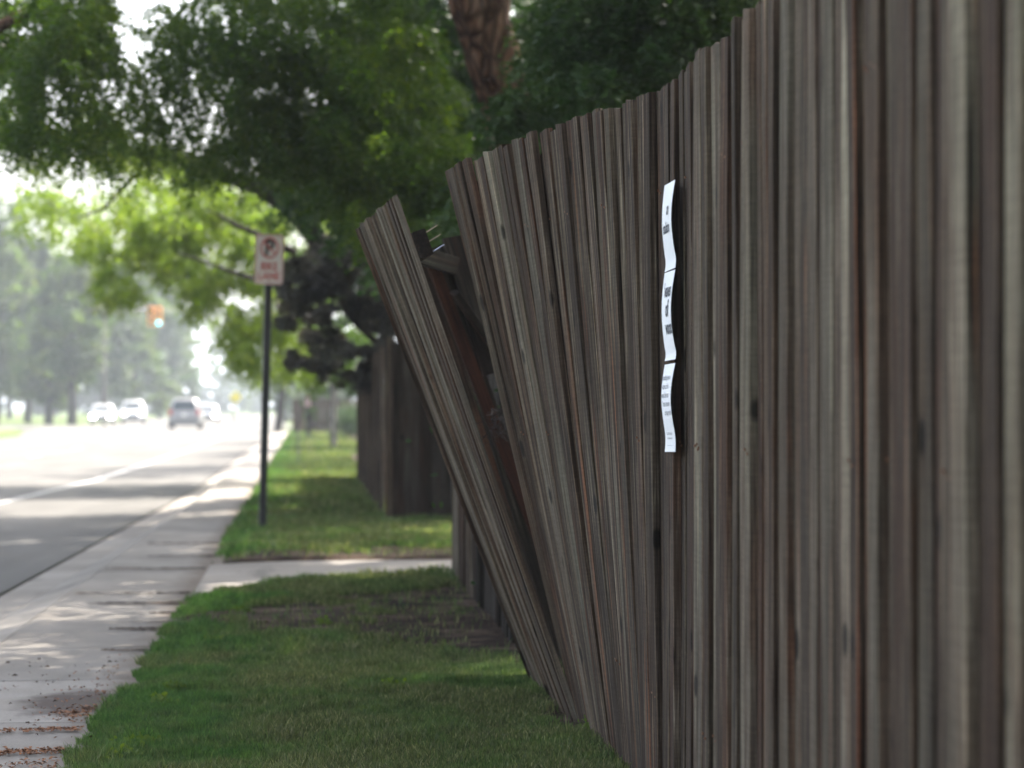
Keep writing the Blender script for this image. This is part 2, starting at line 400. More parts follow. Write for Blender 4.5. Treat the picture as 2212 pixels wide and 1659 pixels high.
# verge of turf between pavement and fence: a finely heaved sheet of soil under the blades
def smooth_noise(x, y, s, seed=0):
    r = np.random.default_rng(seed); G = r.random((64, 64))
    u = x/s; v = y/s; i = np.floor(u).astype(int); j = np.floor(v).astype(int); fu = u-i; fv = v-j
    fu = fu*fu*(3-2*fu); fv = fv*fv*(3-2*fv)
    g_ = lambda a, b_: G[a % 64, b_ % 64]
    return (g_(i,j)*(1-fu)+g_(i+1,j)*fu)*(1-fv) + (g_(i,j+1)*(1-fu)+g_(i+1,j+1)*fu)*fv
PATH = [(-.68, 15.2, 18.3), (-.45, 15.7, 18.55), (-.1, 16.3, 18.7), (.35, 16.75, 18.75), (1.0, 17.1, 18.8), (1.6, 17.2, 18.8)]
def path_lim(x):
    xs = [p[0] for p in PATH]; return np.interp(x, xs, [p[1] for p in PATH]), np.interp(x, xs, [p[2] for p in PATH])
def zver(x, y):
    e = np.clip((x - np.vectorize(XC)(y))/.15, 0, 1)
    z = -.012 + .03*e + .03*(smooth_noise(x, y, .9, 3)-.5) + .014*(smooth_noise(x, y, .22, 4)-.5)
    lo, hi = path_lim(x); inp = (y > lo-.05) & (y < hi+.03)
    return np.where(inp, -.03, z)
NX = 40
yy = np.concatenate([np.arange(-4, 6, .5), np.arange(6, 26, .08), np.arange(26, 60, .4), np.arange(60, 146, 2)])
t = np.linspace(0, 1, NX)
Y2, T2 = np.meshgrid(yy, t, indexing='ij'); XC2 = np.vectorize(XC)(Y2); X2 = XC2 + (9.0-XC2)*T2**2.2
Z2 = zver(X2, Y2); V = np.stack([X2, Y2, Z2], -1).reshape(-1, 3)
idx = np.arange(len(yy)*NX).reshape(len(yy), NX)
F = np.stack([idx[:-1,:-1], idx[:-1,1:], idx[1:,1:], idx[1:,:-1]], -1).reshape(-1, 4)
o = link('verge_soil', mesh_np('verge_soil', V, F), SOIL); o['kind'] = 'structure'
# concrete footpath across the verge
pv = []; 
for x, a, b_ in PATH: pv += [(x, a, .008), (x, b_, .008)]
for x, a, b_ in PATH: pv += [(x, a, -.08), (x, b_, -.08)]
n = len(PATH); pf = [(2*i, 2*i+2, 2*i+3, 2*i+1) for i in range(n-1)]
pf += [(2*i, 2*n+2*i, 2*n+2*i+2, 2*i+2) for i in range(n-1)] + [(2*i+1, 2*i+3, 2*n+2*i+3, 2*n+2*i+1) for i in range(n-1)] + [(0, 1, 2*n+1, 2*n)]
me = bpy.data.meshes.new('footpath'); me.from_pydata(pv, [], pf); link('footpath', me, CONCP)['kind'] = 'structure'

# ------------------------------------------------------------------ grass
def soil_mask(x, y):
    """1 where turf grows, 0 on bare soil"""
    n1 = smooth_noise(x, y, .35, 11); n2 = smooth_noise(x, y, .11, 12)
    d = np.minimum(((x+.05)/.55)**2 + ((y-13.5)/.95)**2, ((x-.80)/.6)**2 + ((y-13.7)/2.0)**2)
    d = d + (n1-.5)*1.0 + (n2-.5)*1.1
    m = np.clip((d-.92)/.35, .03, 1)
    strip = np.where(y > 17.1, 1, np.clip((1.02-x-.08*n1)/.10, .05, 1))              # worn strip under the fence
    lo, hi = path_lim(x)
    back = np.where((y > hi) & (y < hi+2.4), np.clip((y-hi-.7-1.1*n1)/.5, .04, 1), 1)
    onp = np.where((y > lo) & (y < hi), 0, 1)
    d3 = ((x-.95)/.24)**2 + ((y-11.9)/.9)**2
    m3 = np.clip(d3-.7+(n2-.5), .05, 1)
    d4 = ((x-1.0)/.13)**2 + ((y-9.2)/.45)**2
    m4 = np.clip(d4-.6+(n2-.5), .1, 1)
    return m*strip*back*onp*m3*m4
def blades(n, y0, y1, x1, h0, h1, wd, seed):
    r = np.random.default_rng(seed)
    y = r.uniform(y0, y1, n); xc = np.vectorize(XC)(y); edge = smooth_noise(y*0, y, .12, 21)*.09 + smooth_noise(y*0, y, .5, 22)*.08
    x = xc - .05 - edge*0 + (x1-xc+.05)*r.random(n)
    keep = (r.random(n) < soil_mask(x, y)) & (x > xc + .05 - edge)
    if y0 > 30: keep &= (r.random(n) < 1.0)
    x = x[keep]; y = y[keep]; n = len(x)
    z = zver(x, y)
    tuft = smooth_noise(x, y, .13, 31); big = smooth_noise(x, y, .8, 32)
    h = (h0 + (h1-h0)*r.random(n)**1.5)*(.45+.9*tuft**1.5+.45*big)
    h = np.where(r.random(n) < .004, h*1.7, h)
    # longer fringe along the pavement and at the fence foot
    fr = np.exp(-((x-np.vectorize(XC)(y))/.07)**2) ; h *= 1+.35*fr
    fr2 = np.clip((x-.72)/.2, 0, 1)*(y < 13); h *= 1+.8*fr2*big
    a = r.uniform(0, 2*np.pi, n); b_ = r.uniform(0, 2*np.pi, n)
    ln = r.uniform(.1, .75, n)*h
    wv = wd*r.uniform(.7, 1.3, n)
    dx, dy = np.cos(a)*wv/2, np.sin(a)*wv/2
    lx, ly = np.cos(b_)*ln, np.sin(b_)*ln
    V = np.empty((n, 5, 3), np.float32)
    V[:,0] = np.stack([x-dx, y-dy, z-.004], -1); V[:,1] = np.stack([x+dx, y+dy, z-.004], -1)
    V[:,2] = np.stack([x-dx*.8+lx*.35, y-dy*.8+ly*.35, z+h*.6], -1); V[:,3] = np.stack([x+dx*.8+lx*.35, y+dy*.8+ly*.35, z+h*.6], -1)
    V[:,4] = np.stack([x+lx, y+ly, z+h*.95], -1)
    i = np.arange(n)[:,None]*5
    F = np.concatenate([i+np.array([[0,1,3]]), i+np.array([[0,3,2]]), i+np.array([[2,3,4]])], 0)
    return V.reshape(-1,3), F, np.repeat(r.random(n), 5)
parts = [blades(250000, 7.2, 11.5, 1.12, .018, .042, .0030, 1), blades(120000, 11.5, 16.5, 1.12, .022, .048, .0045, 2),
         blades(75000, 16.5, 26, 1.9, .03, .065, .0085, 3), blades(50000, 26, 60, 1.0, .04, .08, .016, 4), blades(20000, 60, 140, 1.6, .05, .1, .05, 5)]
Vs, Fs, Ts, o_ = [], [], [], 0
for v_, f_, t_ in parts: Vs.append(v_); Fs.append(f_+o_); Ts.append(t_); o_ += len(v_)
gm = mesh_np('grass', np.concatenate(Vs), np.concatenate(Fs))
gm.attributes.new('tone', 'FLOAT', 'POINT').data.foreach_set('value', np.concatenate(Ts).astype(np.float32))
go = link('grass', gm, BLADE); tag(go, kind='stuff')
go['label'] = 'mown green grass with dry patches between pavement and wooden fence'; go['category'] = 'grass'

# ------------------------------------------------------------------ fences
def board_mesh(name, L, wd, th, seed, bend=.004, cap=0.0):
    r = random.Random(seed); b = .0018
    hw, ht = wd/2, th/2
    ring = [(-ht, -hw+b), (-ht+b, -hw), (ht, -hw), (ht, hw), (-ht+b, hw), (-ht, hw-b)]
    nz = 5; vs = []
    ax, ay, ph = r.uniform(-bend, bend), r.uniform(-bend, bend)*.5, r.uniform(0, 3)
    cup = r.uniform(-.05, .05)
    slope = r.uniform(-.012, .012)
    for i in range(nz):
        t = i/(nz-1); sx = ax*math.sin(math.pi*t+ph*0)+0; sy = ay*math.sin(math.pi*t)
        tw = cup*.25*(t-.5)
        for x, y in ring:
            xx = x*math.cos(tw)-y*math.sin(tw); yy = x*math.sin(tw)+y*math.cos(tw)
            z = L*t + (slope*y/hw*.5 + r.uniform(-.002, .002) if i == nz-1 else 0)
            if i == nz-1 and abs(y) > hw-b*1.5: z -= cap
            vs.append((xx+sx, yy+sy, z))
    n = 6; fs = []
    for i in range(nz-1):
        for k in range(n): fs.append((i*n+k, (i+1)*n+k, (i+1)*n+(k+1)%n, i*n+(k+1)%n))
    fs.append(tuple(range(n))); fs.append(tuple(reversed([(nz-1)*n+k for k in range(n)])))
    me = bpy.data.meshes.new(name); me.from_pydata(vs, [], fs); me.update()
    for i in range(nz-1):
        for k in (0, 4): me.polygons[i*n+k].material_index = 1
    return me
BW = [.070, .052, .074, .060, .076, .046, .068, .073, .056, .078, .064, .050]
BM = [board_mesh('board', 2.03 + (i % 3)*.006, w_, .021, 100+i, .006, .002*(i % 3)) for i, w_ in enumerate(BW)]
for m_ in BM: m_.materials.append(WOOD); m_.materials.append(WOODEDGE)
BB = board_mesh('board', 1.99, .066, .019, 190)
BB.materials.append(WOODDARK)
BM_SHADE = [board_mesh('board', 1.95, w_, .021, 150+i) for i, w_ in enumerate(BW[:6])]
for m_ in BM_SHADE: m_.materials.append(RAILW)  # near-black boards: deep shade of the fence gap put into the colour
WOODPALE = wood('pale_weathered_wood', 1.3)
BM_P = [m_.copy() for m_ in BM]
for m_ in BM_P: m_.materials.clear(); m_.materials.append(WOODPALE); m_.materials.append(WOODEDGE)
BM_H = [board_mesh('board', .62, w_, .02, 170+i) for i, w_ in enumerate((.09, .08))]
for m_ in BM_H: m_.materials.append(WOODDARK)
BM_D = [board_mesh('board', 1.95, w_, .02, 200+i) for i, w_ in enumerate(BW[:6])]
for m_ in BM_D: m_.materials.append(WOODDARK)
def place(me, bot, top, wdir, parent, name='board', twist=0.0):
    """local z from bot to top, local y along wdir"""
    bot = Vector(bot); z = (Vector(top)-bot).normalized(); w_ = Vector(wdir); w_ = (w_ - z*w_.dot(z)).normalized(); x = w_.cross(z)
    M = Matrix((x, w_, z)).transposed().to_4x4() @ Matrix.Rotation(twist, 4, 'Z')
    M.translation = bot
    o = bpy.data.objects.new(name, me); C.objects.link(o); o.parent = parent
    o.matrix_local = parent.matrix_basis.inverted() @ M if parent else M
    return o
def dlean(y): return (lean(y+.05)-lean(y-.05))/.1
def lean(y):
    t_ = max(0.0, (y-6.85)/2.3); return .50*t_**1.2
fence = empty('leaning_fence', (1.0, 6.0, 0), 'long grey-brown weathered board fence bulging towards the lawn at its far end', 'fence')
fence_M = fence.matrix_basis = Matrix.Translation((1.0, 6.0, 0))
y = 9.13; prev = 0; i = 0; NAILS = []
rb = random.Random(42)
while y > 2.35:
    mi = rb.randrange(len(BM)); wd = BW[mi]
    off = rb.choice([0, 0, .004, -.006, -.010, .006, -.014]) + rb.uniform(-.003, .003)
    if abs(off-prev) < .003: off += .006 if off < 0 else -.006
    prev = off
    yc = y - wd/2
    fan = .02*math.sin(yc*3.1)
    ztop = rb.uniform(-.007, .007)
    bx_ = 1.0+off + .005*math.sin(yc*1.9)
    ztop += .035*max(0, (yc-7)/2.1)
    topx = bx_ - lean(yc) + rb.uniform(-.004, .004)
    bo = place((BM_P if yc > 8.85 else BM)[mi], (bx_, yc, ztop-.01), (topx, yc+fan*.3+.004, 2.03), (-dlean(yc)*.62, 1, 0), fence, twist=rad(rb.uniform(-4, 5)))
    if rb.random() < .5: NAILS.append((bo, rb.choice([.35, 1.05, 1.75])))
    # the second layer of boards nailed behind covers each gap
    place(BB, (bx_+.026, y-wd-.002, -.01), (1.026 - lean(y-wd), y-wd-.002, 2.0+.035*max(0, (yc-7)/2.1)), (-dlean(yc)*.62, 1, 0), fence)
    y -= wd + rb.choice([.002, .003, .005, .008])
# nail heads on some boards
nm = MB(); nm.tube([(-.0125,0,0), (-.009,0,0)], [.0035,.0035], 6); nme = nm.me('nail'); nme.materials.append(RUST)
for bo, h in NAILS:
    for dy in (-.015, .015):
        q = bpy.data.objects.new('nail', nme); C.objects.link(q); q.parent = bo; q.location = (-.0005, dy, h+dy*.3)
# rails and posts behind the boards
def bar(name, p0, p1, sx, sz, mat, parent, up=(0,0,1)):
    p0 = Vector(p0); p1 = Vector(p1); d = (p1-p0); L = d.length; d.normalize()
    s_ = d.cross(Vector(up)).normalized(); u = s_.cross(d)
    M = Matrix((s_, u, d)).transposed().to_4x4(); M.translation = (p0+p1)/2
    m_ = MB().box((0,0,0), (sx, sz, L), bev=.004).me(name); m_.materials.append(mat)
    o = bpy.data.objects.new(name, m_); C.objects.link(o); o.parent = parent
    o.matrix_local = (parent.matrix_basis.inverted() @ M) if parent else M
    return o
for h in (.3, 1.05, 1.78):
    bar('rail', (1.062, 2.3, h), (1.062, 6.7, h), .038, .085, RAILW, fence)
    f_ = h/2.03
    for ya, yb_ in ((6.72, 7.3), (7.32, 7.9), (7.92, 8.5), (8.52, 9.0)):
        bar('rail', (1.065-lean(ya)*f_, ya, h), (1.065-lean(yb_)*f_, yb_, h), .038, .085, RAILW, fence)
for yp in (2.8, 5.2, 7.6):
    bar('post', (1.115, yp, -.02), (1.115-lean(yp)*.9, yp, 1.95), .09, .09, WOODDARK, fence, up=(0,1,0))

# detached panel that leans much further out
panel = empty('broken_fence_panel', (.98, 9.8, 0), 'narrow detached panel of weathered boards leaning far out over the lawn', 'fence panel')
panel.matrix_basis = Matrix.Translation((.98, 9.8, 0))
NB = 20; rb = random.Random(5)
for i in range(NB):
    t_ = i/(NB-1); mi = rb.choice([0, 2, 4, 6, 7, 9, 10])
    off = (-.009 if i % 3 == 1 else .004 if i % 3 == 2 else -.002) + rb.uniform(-.002, .002)
    bt = Vector((.985-.03*t_+off, 9.06+1.42*t_, -.01)); tp = Vector((.295-.085*t_+off, 9.24+1.33*t_, 2.005-.08*t_))
    place(BM_P[mi], bt, tp, (0, 1, 0), panel, twist=rad(rb.uniform(-4, 4)))
ld = (Vector((.305, 9.24, 1.955))-Vector((.985, 9.06, 0))).normalized(); pn = Vector((0,1,0)).cross(ld).normalized()
for f_ in (1.83,):
    pbot = Vector((.985, 9.06, 0))+ld*f_; ld2 = (Vector((.215, 10.57, 1.9))-Vector((.955, 10.48, 0))).normalized(); pend = Vector((.955, 10.48, 0))+ld2*f_
    nvec = pn if pn.x > 0 else -pn
    st_ = pbot+nvec*.04 - Vector((0, -.12 if f_ < 1.5 else .06, 0))
    rl = bar('rail', st_, pend+nvec*.04, .05, .1, RAILW, panel, up=ld)
    if f_ > 1.5:
        for k, (du, m_) in enumerate(((.035, NAILC), (0.0, NAILC), (-.04, STEEL))):
            nb_ = MB(); a_ = st_+nvec*.025+ld*du+Vector((0,.02,0)); nb_.tube([a_, a_+nvec*.045+Vector((0,0,.012))], [.0022, .0013], 5)
            q = nb_.build('nail' if m_ is NAILC else 'screw', m_, panel); q.matrix_parent_inverse = panel.matrix_basis.inverted()

# inner broken section: boards with their unweathered backs towards us, a rail, a fallen brace
inner = empty('collapsed_fence_section', (.85, 10.85, 0), 'dark collapsed boards with reddish cedar edges behind the leaning panel', 'fence section')
inner.matrix_basis = Matrix.Translation((.85, 10.85, 0))
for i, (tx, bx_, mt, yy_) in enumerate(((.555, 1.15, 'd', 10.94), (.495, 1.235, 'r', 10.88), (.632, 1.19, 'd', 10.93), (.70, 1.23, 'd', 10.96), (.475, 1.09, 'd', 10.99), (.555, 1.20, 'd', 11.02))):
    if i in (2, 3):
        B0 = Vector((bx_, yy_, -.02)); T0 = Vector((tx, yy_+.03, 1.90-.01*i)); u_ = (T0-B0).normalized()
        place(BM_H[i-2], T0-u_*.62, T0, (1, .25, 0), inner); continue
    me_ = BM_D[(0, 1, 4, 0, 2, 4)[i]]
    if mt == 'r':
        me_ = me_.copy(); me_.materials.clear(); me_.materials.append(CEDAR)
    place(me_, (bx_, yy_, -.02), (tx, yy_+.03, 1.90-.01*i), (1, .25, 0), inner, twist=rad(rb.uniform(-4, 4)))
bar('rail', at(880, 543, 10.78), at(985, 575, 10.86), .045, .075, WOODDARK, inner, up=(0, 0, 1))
bar('brace', at(982, 632, 10.8), at(1100, 800, 11.0), .03, .06, WOODDARK, inner, up=(0, -1, .2))
tw = MB(); rt = random.Random(3); cN = at(1074, 915, 10.4)
for k in range(46):
    p = cN+Vector((rt.gauss(0,.02), rt.gauss(0,.03), rt.gauss(0,.035))); pts = [p]
    for j in range(3): p = p+Vector((rt.gauss(0,.018), rt.gauss(0,.018), rt.gauss(-.002,.018))); pts.append(p)
    tw.tube(pts, [.0022, .002, .0016, .001], 4)
q = tw.build('twig_tangle', plain('dark_twig', (.014,.009,.007), .8)); tag(q, 'small dark tangle of twigs lodged in the gap between the fence panels', 'twigs')

# middle stretch of upright boards, beyond the break
mid = empty('upright_fence', (1.02, 13, 0), 'short dark upright board fence ending beside the concrete footpath', 'fence')
mid.matrix_basis = Matrix.Translation((1.02, 13, 0))
y = 17.05; rb = random.Random(12)
while y > 11.3:
    mi = rb.randrange(len(BM)); wd = BW[mi]; off = rb.choice([0, -.006, .006, -.012]) + rb.uniform(-.003, .003)
    yc = y-wd/2
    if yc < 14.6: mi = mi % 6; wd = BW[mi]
    place(BM_SHADE[mi] if yc < 14.6 else BM[mi], (1.005+off, yc, -.03), (1.005+off+.02*math.sin(yc*2), yc, 1.95), (0, 1, 0), mid, twist=rad(rb.uniform(-4, 4)))
    y -= wd-.005
for h in (.3, 1.0, 1.6): bar('rail', (1.045, 11.3 if h < .5 else 13.6, h), (1.045, 17.0, h), .038, .085, RAILW, mid)
for yp in (14.2, 16.9): bar('post', (1.11, yp, -.05), (1.11, yp, 1.85), .09, .09, WOODDARK, mid, up=(0,1,0))

# far fence with a return that faces us
far = empty('corner_fence', (.83, 25, 0), 'tall dark board fence with a corner return facing the camera across the lawn', 'fence')
far.matrix_basis = Matrix.Translation((.83, 25, 0))
rb = random.Random(8); x = .845
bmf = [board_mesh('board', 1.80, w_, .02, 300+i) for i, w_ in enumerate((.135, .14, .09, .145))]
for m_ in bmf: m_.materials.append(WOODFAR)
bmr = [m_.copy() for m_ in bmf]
for m_ in bmr: m_.materials.clear(); m_.materials.append(WOODDARK)  # return boards darker than the side: their shade is put into the colour
while x < 4.2:
    mi = rb.randrange(4); wd = (.135, .14, .09, .145)[mi]
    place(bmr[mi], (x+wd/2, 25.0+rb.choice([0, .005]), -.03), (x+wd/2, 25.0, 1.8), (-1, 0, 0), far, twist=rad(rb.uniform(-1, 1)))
    x += wd-.006
# the long side recedes too fast to tell boards apart beyond the first ones: pilaster-like overlapping boards joined
y = 25.02; n_ = 0; jm = MB()
while y < 39.5:
    wd = rb.choice([.12, .14, .09]); off = (-.03 if int((y-25)/1.15) % 2 else .012)+rb.choice([0, -.01, .008])
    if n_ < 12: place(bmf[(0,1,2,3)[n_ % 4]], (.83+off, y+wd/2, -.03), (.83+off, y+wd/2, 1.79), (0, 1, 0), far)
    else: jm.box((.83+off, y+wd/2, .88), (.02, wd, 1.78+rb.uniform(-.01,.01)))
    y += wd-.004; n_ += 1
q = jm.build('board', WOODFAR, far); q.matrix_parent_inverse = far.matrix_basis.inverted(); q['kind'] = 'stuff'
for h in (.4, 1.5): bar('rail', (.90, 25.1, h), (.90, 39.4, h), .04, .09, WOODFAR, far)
bar('post', (.82, 24.97, -.05), (.82, 24.97, 1.84), .07, .07, WOODFAR, far, up=(0,1,0))

# distant brown fence down the street
ff = empty('distant_fence', (1.9, 110, 0), 'low brown board fence far down the street behind the slim trunk', 'fence')
ff.matrix_basis = Matrix.Translation((1.9, 110, 0))
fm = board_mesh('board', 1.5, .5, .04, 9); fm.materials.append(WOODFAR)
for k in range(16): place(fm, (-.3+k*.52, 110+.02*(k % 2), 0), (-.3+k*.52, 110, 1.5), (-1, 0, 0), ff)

# ------------------------------------------------------------------ paper strips pinned to the fence
FIT = lambda s: s
def wave(u):   # u 0 top .. 1 bottom, sideways swell of a sheet (metres towards the road)
    return .016*math.sin(math.pi*(u*1.25-.08)) - .010*math.sin(2*math.pi*u)
def lettering(txt, size, name='lettering', cx=0, cy=0, mat=None, thick=0.0, sxx=1.0, spacing=1.0, shear=0.0, bold=0.0):
    cu = bpy.data.curves.new(name, 'FONT'); cu.body = txt; cu.size = size; cu.align_x = 'CENTER'; cu.align_y = 'CENTER'
    cu.extrude = thick; cu.offset = 0.0; cu.resolution_u = 3; cu.space_character = spacing; cu.shear = shear; cu.offset = bold
    ob = bpy.data.objects.new(name, cu); C.objects.link(ob)
    dg = bpy.context.evaluated_depsgraph_get(); me = bpy.data.meshes.new_from_object(ob.evaluated_get(dg))
    bpy.data.objects.remove(ob); bpy.data.curves.remove(cu)
    for v in me.vertices: v.co.x = v.co.x*sxx+cx; v.co.y += cy
    me.materials.clear(); me.materials.append(mat)
    return me
YR = 6.57; PW = .195   # near edge and width
def sheet_paper(name, zt_far, zt_near, zb_far, zb_near, lab, texts, seed, ph):
    r = random.Random(seed); NU, NV = 14, 22; X0 = .966
    def P(u, v, lift=0.0):   # u 0 far..1 near ; v 0 top..1 bottom
        zt = zt_far + (zt_near-zt_far)*u; zb = zb_far + (zb_near-zb_far)*u
        z = zt+(zb-zt)*v; yv = YR + PW*(1-u)
        x = X0 - ph[0]*math.sin(math.pi*min(1, v/ph[1])) + ph[2]*math.sin(math.pi*max(0, (v-ph[1])/(1-ph[1]))) - .004*u*math.sin(math.pi*v) - lift
        return Vector((x, yv, z))
    root = empty(name, (X0, YR+PW/2, zb_far), lab, 'paper sign', 'paper notices pinned in a column on the fence')
    root.matrix_basis = Matrix.Translation((X0, YR+PW/2, zb_far)); inv = root.matrix_basis.inverted()
    vs = [inv @ P(i/NU, j/NV) for j in range(NV+1) for i in range(NU+1)]
    vs += [inv @ P(i/NU, j/NV, -.0004) for j in range(NV+1) for i in range(NU+1)]
    N = (NU+1)*(NV+1); fs = []
    for j in range(NV):
        for i in range(NU):
            a = j*(NU+1)+i; fs.append((a, a+NU+1, a+NU+2, a+1)); fs.append((N+a, N+a+1, N+a+NU+2, N+a+NU+1))
    me = bpy.data.meshes.new('sheet'); me.from_pydata(vs, [], fs); me.polygons.foreach_set('use_smooth', [True]*len(fs))
    link('sheet', me, PAPER, root)
    for txt, sz, u, v, sx_ in texts:
        me = lettering(txt, sz, mat=INK, sxx=sx_, bold=.0012 if sz > .03 else 0.0)
        H = abs(zt_near-zb_near)
        for vert in me.vertices:
            uu = u + vert.co.x/PW; vv = v - vert.co.y/H
            vert.co = inv @ P(min(uu, .995), vv, .0013)
        link('lettering', me, None, root)
    return root
zz = lambda py, Yd: at(1450, py, Yd).z
YF = YR+PW
sheet_paper('paper_notice', zz(401, YF), zz(388, YR), zz(588, YF), zz(578, YR), 'top white sheet of the column, reading an installation, pinned to the boards',
    [('an', .045, .62, .31, 1.0), ('installation', .042, .46, .52, .72)], 1, (.007, .8, .003))
sheet_paper('paper_notice', zz(590, YF), zz(582, YR), zz(780, YF), zz(776, YR), "middle white sheet of the column, reading 'waves of wood', pinned to the boards",
    [("'waves", .052, .56, .22, 1.0), ('of', .062, .60, .43, 1.2), ("wood'", .052, .74, .64, 1.1)], 2, (.008, .85, .003))
sheet_paper('paper_notice', zz(788, YF), zz(784, YR), zz(976, YF), zz(976, YR), 'bottom white sheet of the column with lines of small print, pinned to the boards',
    [('materializing/present', .020, .42, .155, .95), ('nations at first', .022, .42, .255, 1.0), ('world, the not', .022, .44, .355, 1.1), ("'human consum", .022, .52, .455, 1.05), ('air taps or its', .022, .66, .555, 1.05),
     ('_'*22, .012, .5, .76, 1.05), ('artist statement and details', .009, .5, .795, 1.05), ('for information see below', .009, .5, .845, 1.05), ('_'*22, .010, .5, .91, 1.05)], 3, (.009, .75, .002))

# ------------------------------------------------------------------ street signs
def rounded(wd, ht, r_, n=5):
    pts = []
    for cx, cy, a0 in ((wd/2-r_, ht/2-r_, 0), (-wd/2+r_, ht/2-r_, 90), (-wd/2+r_, -ht/2+r_, 180), (wd/2-r_, -ht/2+r_, 270)):
        for k in range(n): a = rad(a0+90*k/(n-1)); pts.append((cx+r_*math.cos(a), cy+r_*math.sin(a)))
    return pts
def slabpoly(pts, y0, y1):
    n = len(pts); v = [(x, y0, z) for x, z in pts]+[(x, y1, z) for x, z in pts]
    f = [tuple(range(n)), tuple(reversed(range(n, 2*n)))]+[(i, n+i, n+(i+1) % n, (i+1) % n) for i in range(n)]
    return MB().add(v, f)
def ringpoly(outer, inner_, y0, y1):
    n = len(outer); v = [(x, y0, z) for x, z in outer]+[(x, y0, z) for x, z in inner_]+[(x, y1, z) for x, z in outer]+[(x, y1, z) for x, z in inner_]
    f = []
    for i in range(n):
        j = (i+1) % n; f += [(i, j, n+j, n+i), (i, 2*n+i, 2*n+j, j), (n+i, n+j, 3*n+j, 3*n+i)]
    return MB().add(v, f)
def face(me, x, y, z):   # text mesh (xy plane) -> stands up facing -Y
    for v in me.vertices: v.co = Vector((v.co.x+x, y - v.co.z, v.co.y+z))
    return me
def no_parking(base, top_h, lab, rz=0.0, tilt=(0,0), wd=.27, pm=POLE, detail=True, pr=.028, grp=None):
    root = empty('street_sign', base, lab, 'street sign', grp); root.rotation_euler = (tilt[1], tilt[0], rz)
    pm_ = MB(); n = 4
    pm_.box((0, .025, (top_h-.05)/2-.05), (pr*2, pr*1.6, top_h+.05), bev=.008); pm_.build('post', pm, root)
    zc = top_h-.2285; ht = .457
    slabpoly(rounded(wd, ht, .03), -.006, -.003).build('sign_panel', SIGNW, root)
    o_ = rounded(wd-.012, ht-.012, .026); i_ = rounded(wd-.026, ht-.026, .02)
    bd = ringpoly(o_, i_, -.0085, -.0065).build('border', SIGNR, root)
    for nm_ in ('sign_panel', 'border'): pass
    for ch in root.children:
        if ch.name.split('.')[0] in ('sign_panel', 'border'): ch.location = (0, 0, zc)
    sw = wd/.305
    def circ(r_, n=32): return [(r_*sw*math.cos(2*math.pi*k/n), r_*math.sin(2*math.pi*k/n)) for k in range(n)]
    c = ringpoly(circ(.098), circ(.080), -.0105, -.0088).build('prohibition_ring', SIGNR, root); c.location = (0, 0, zc+.105)
    sbar = MB(); sbar.box((0, -.0112, 0), (.165*sw, .0014, .015), Matrix.Rotation(rad(45), 3, 'Y')); q = sbar.build('slash', SIGNR, root); q.location = (0, 0, zc+.105)
    me = face(lettering('P', .19, mat=SIGNK, bold=.006, thick=.0005, sxx=1.05*sw), .0, -.0092, zc+.103); link('lettering', me, None, root)
    for tx, dz in (('BIKE', -.065), ('LANE', -.155)):
        me = face(lettering(tx, .098, mat=SIGNR, bold=.0025, thick=.0005, sxx=.95*sw), 0, -.0092, zc+dz); link('lettering', me, None, root)
    for dz in (.19, -.20):
        b_ = MB().tube([(0, -.006, 0), (0, -.011, 0)], [.007, .006], 8).build('bolt', GALV, root); b_.location = (0, 0, zc+dz)
    return root
b0 = gr(567, 1150)
no_parking(b0, 2.72, 'dark-posted white no parking bike lane sign beside the kerb, nearest to the camera', rad(6), (rad(1.35), 0), wd=.262, pr=.034)
b1 = gr(645, 1008)
no_parking(b1, 2.36, 'second no parking sign on a thin grey post half hidden by the plum tree', 0, (0, 0), wd=.30, pm=GALV, pr=.016)
b2 = gr(664, 948)
no_parking(b2, 1.62, 'small distant no parking sign on a dark post at the lawn edge', 0, (0, 0), wd=.2, pm=POLE, pr=.04)
# yellow warning sign far away
b3 = at(505, 905, 215); b3.z = -.1
rt_ = empty('warning_sign', b3, 'tiny yellow diamond warning sign far down the hazy road', 'road sign')
MB().tube([(0,0,0), (0,0,2.0)], .09, 8).build('post', POLE, rt_)
slabpoly([(.55,0),(0,.55),(-.55,0),(0,-.55)], -.13, -.1).build('sign_panel', SIGNY, rt_).location = (.15, 0, 2.1)
slabpoly([(.5,0),(0,.5),(-.5,0),(0,-.5)], -.14, -.135).build('border', SIGNY, rt_).location = (.15, 0, 2.1)

# traffic signal on a mast arm
YS = 165
pb = at(226, 905, YS); pb.z = -.1
sg = empty('traffic_signal', pb, 'orange traffic signal on a long mast arm showing green beyond the cars', 'traffic light')
top = at(226, 655, YS).z
hd = at(343, 685, YS)
armz = at(300, 668, YS).z
PMAT = plain('weathered_pole_paint', (.10,.09,.08), .7, .3)
mp = MB().tube([(0,0,0), (0,0,.3), (0,0,.32), (0,0,top+.1)], [.11,.11,.06,.04], 12); mp.build('pole', PMAT, sg, True)
MB().tube([(0,0,armz-.3), (1.5,0,armz-.05), (hd.x-pb.x+1.6, 0, armz+.12)], [.07,.06,.04], 10).build('mast_arm', GALV, sg, True)
ORANGE = plain('signal_housing_yellow', (.85,.40,.05), .5, .4, 0, .06, 5)
GREEN = emit('green_signal_light', (.08,.62,.75), 1.3); DULL = plain('unlit_lens', (.06,.02,.015), .3, .5)
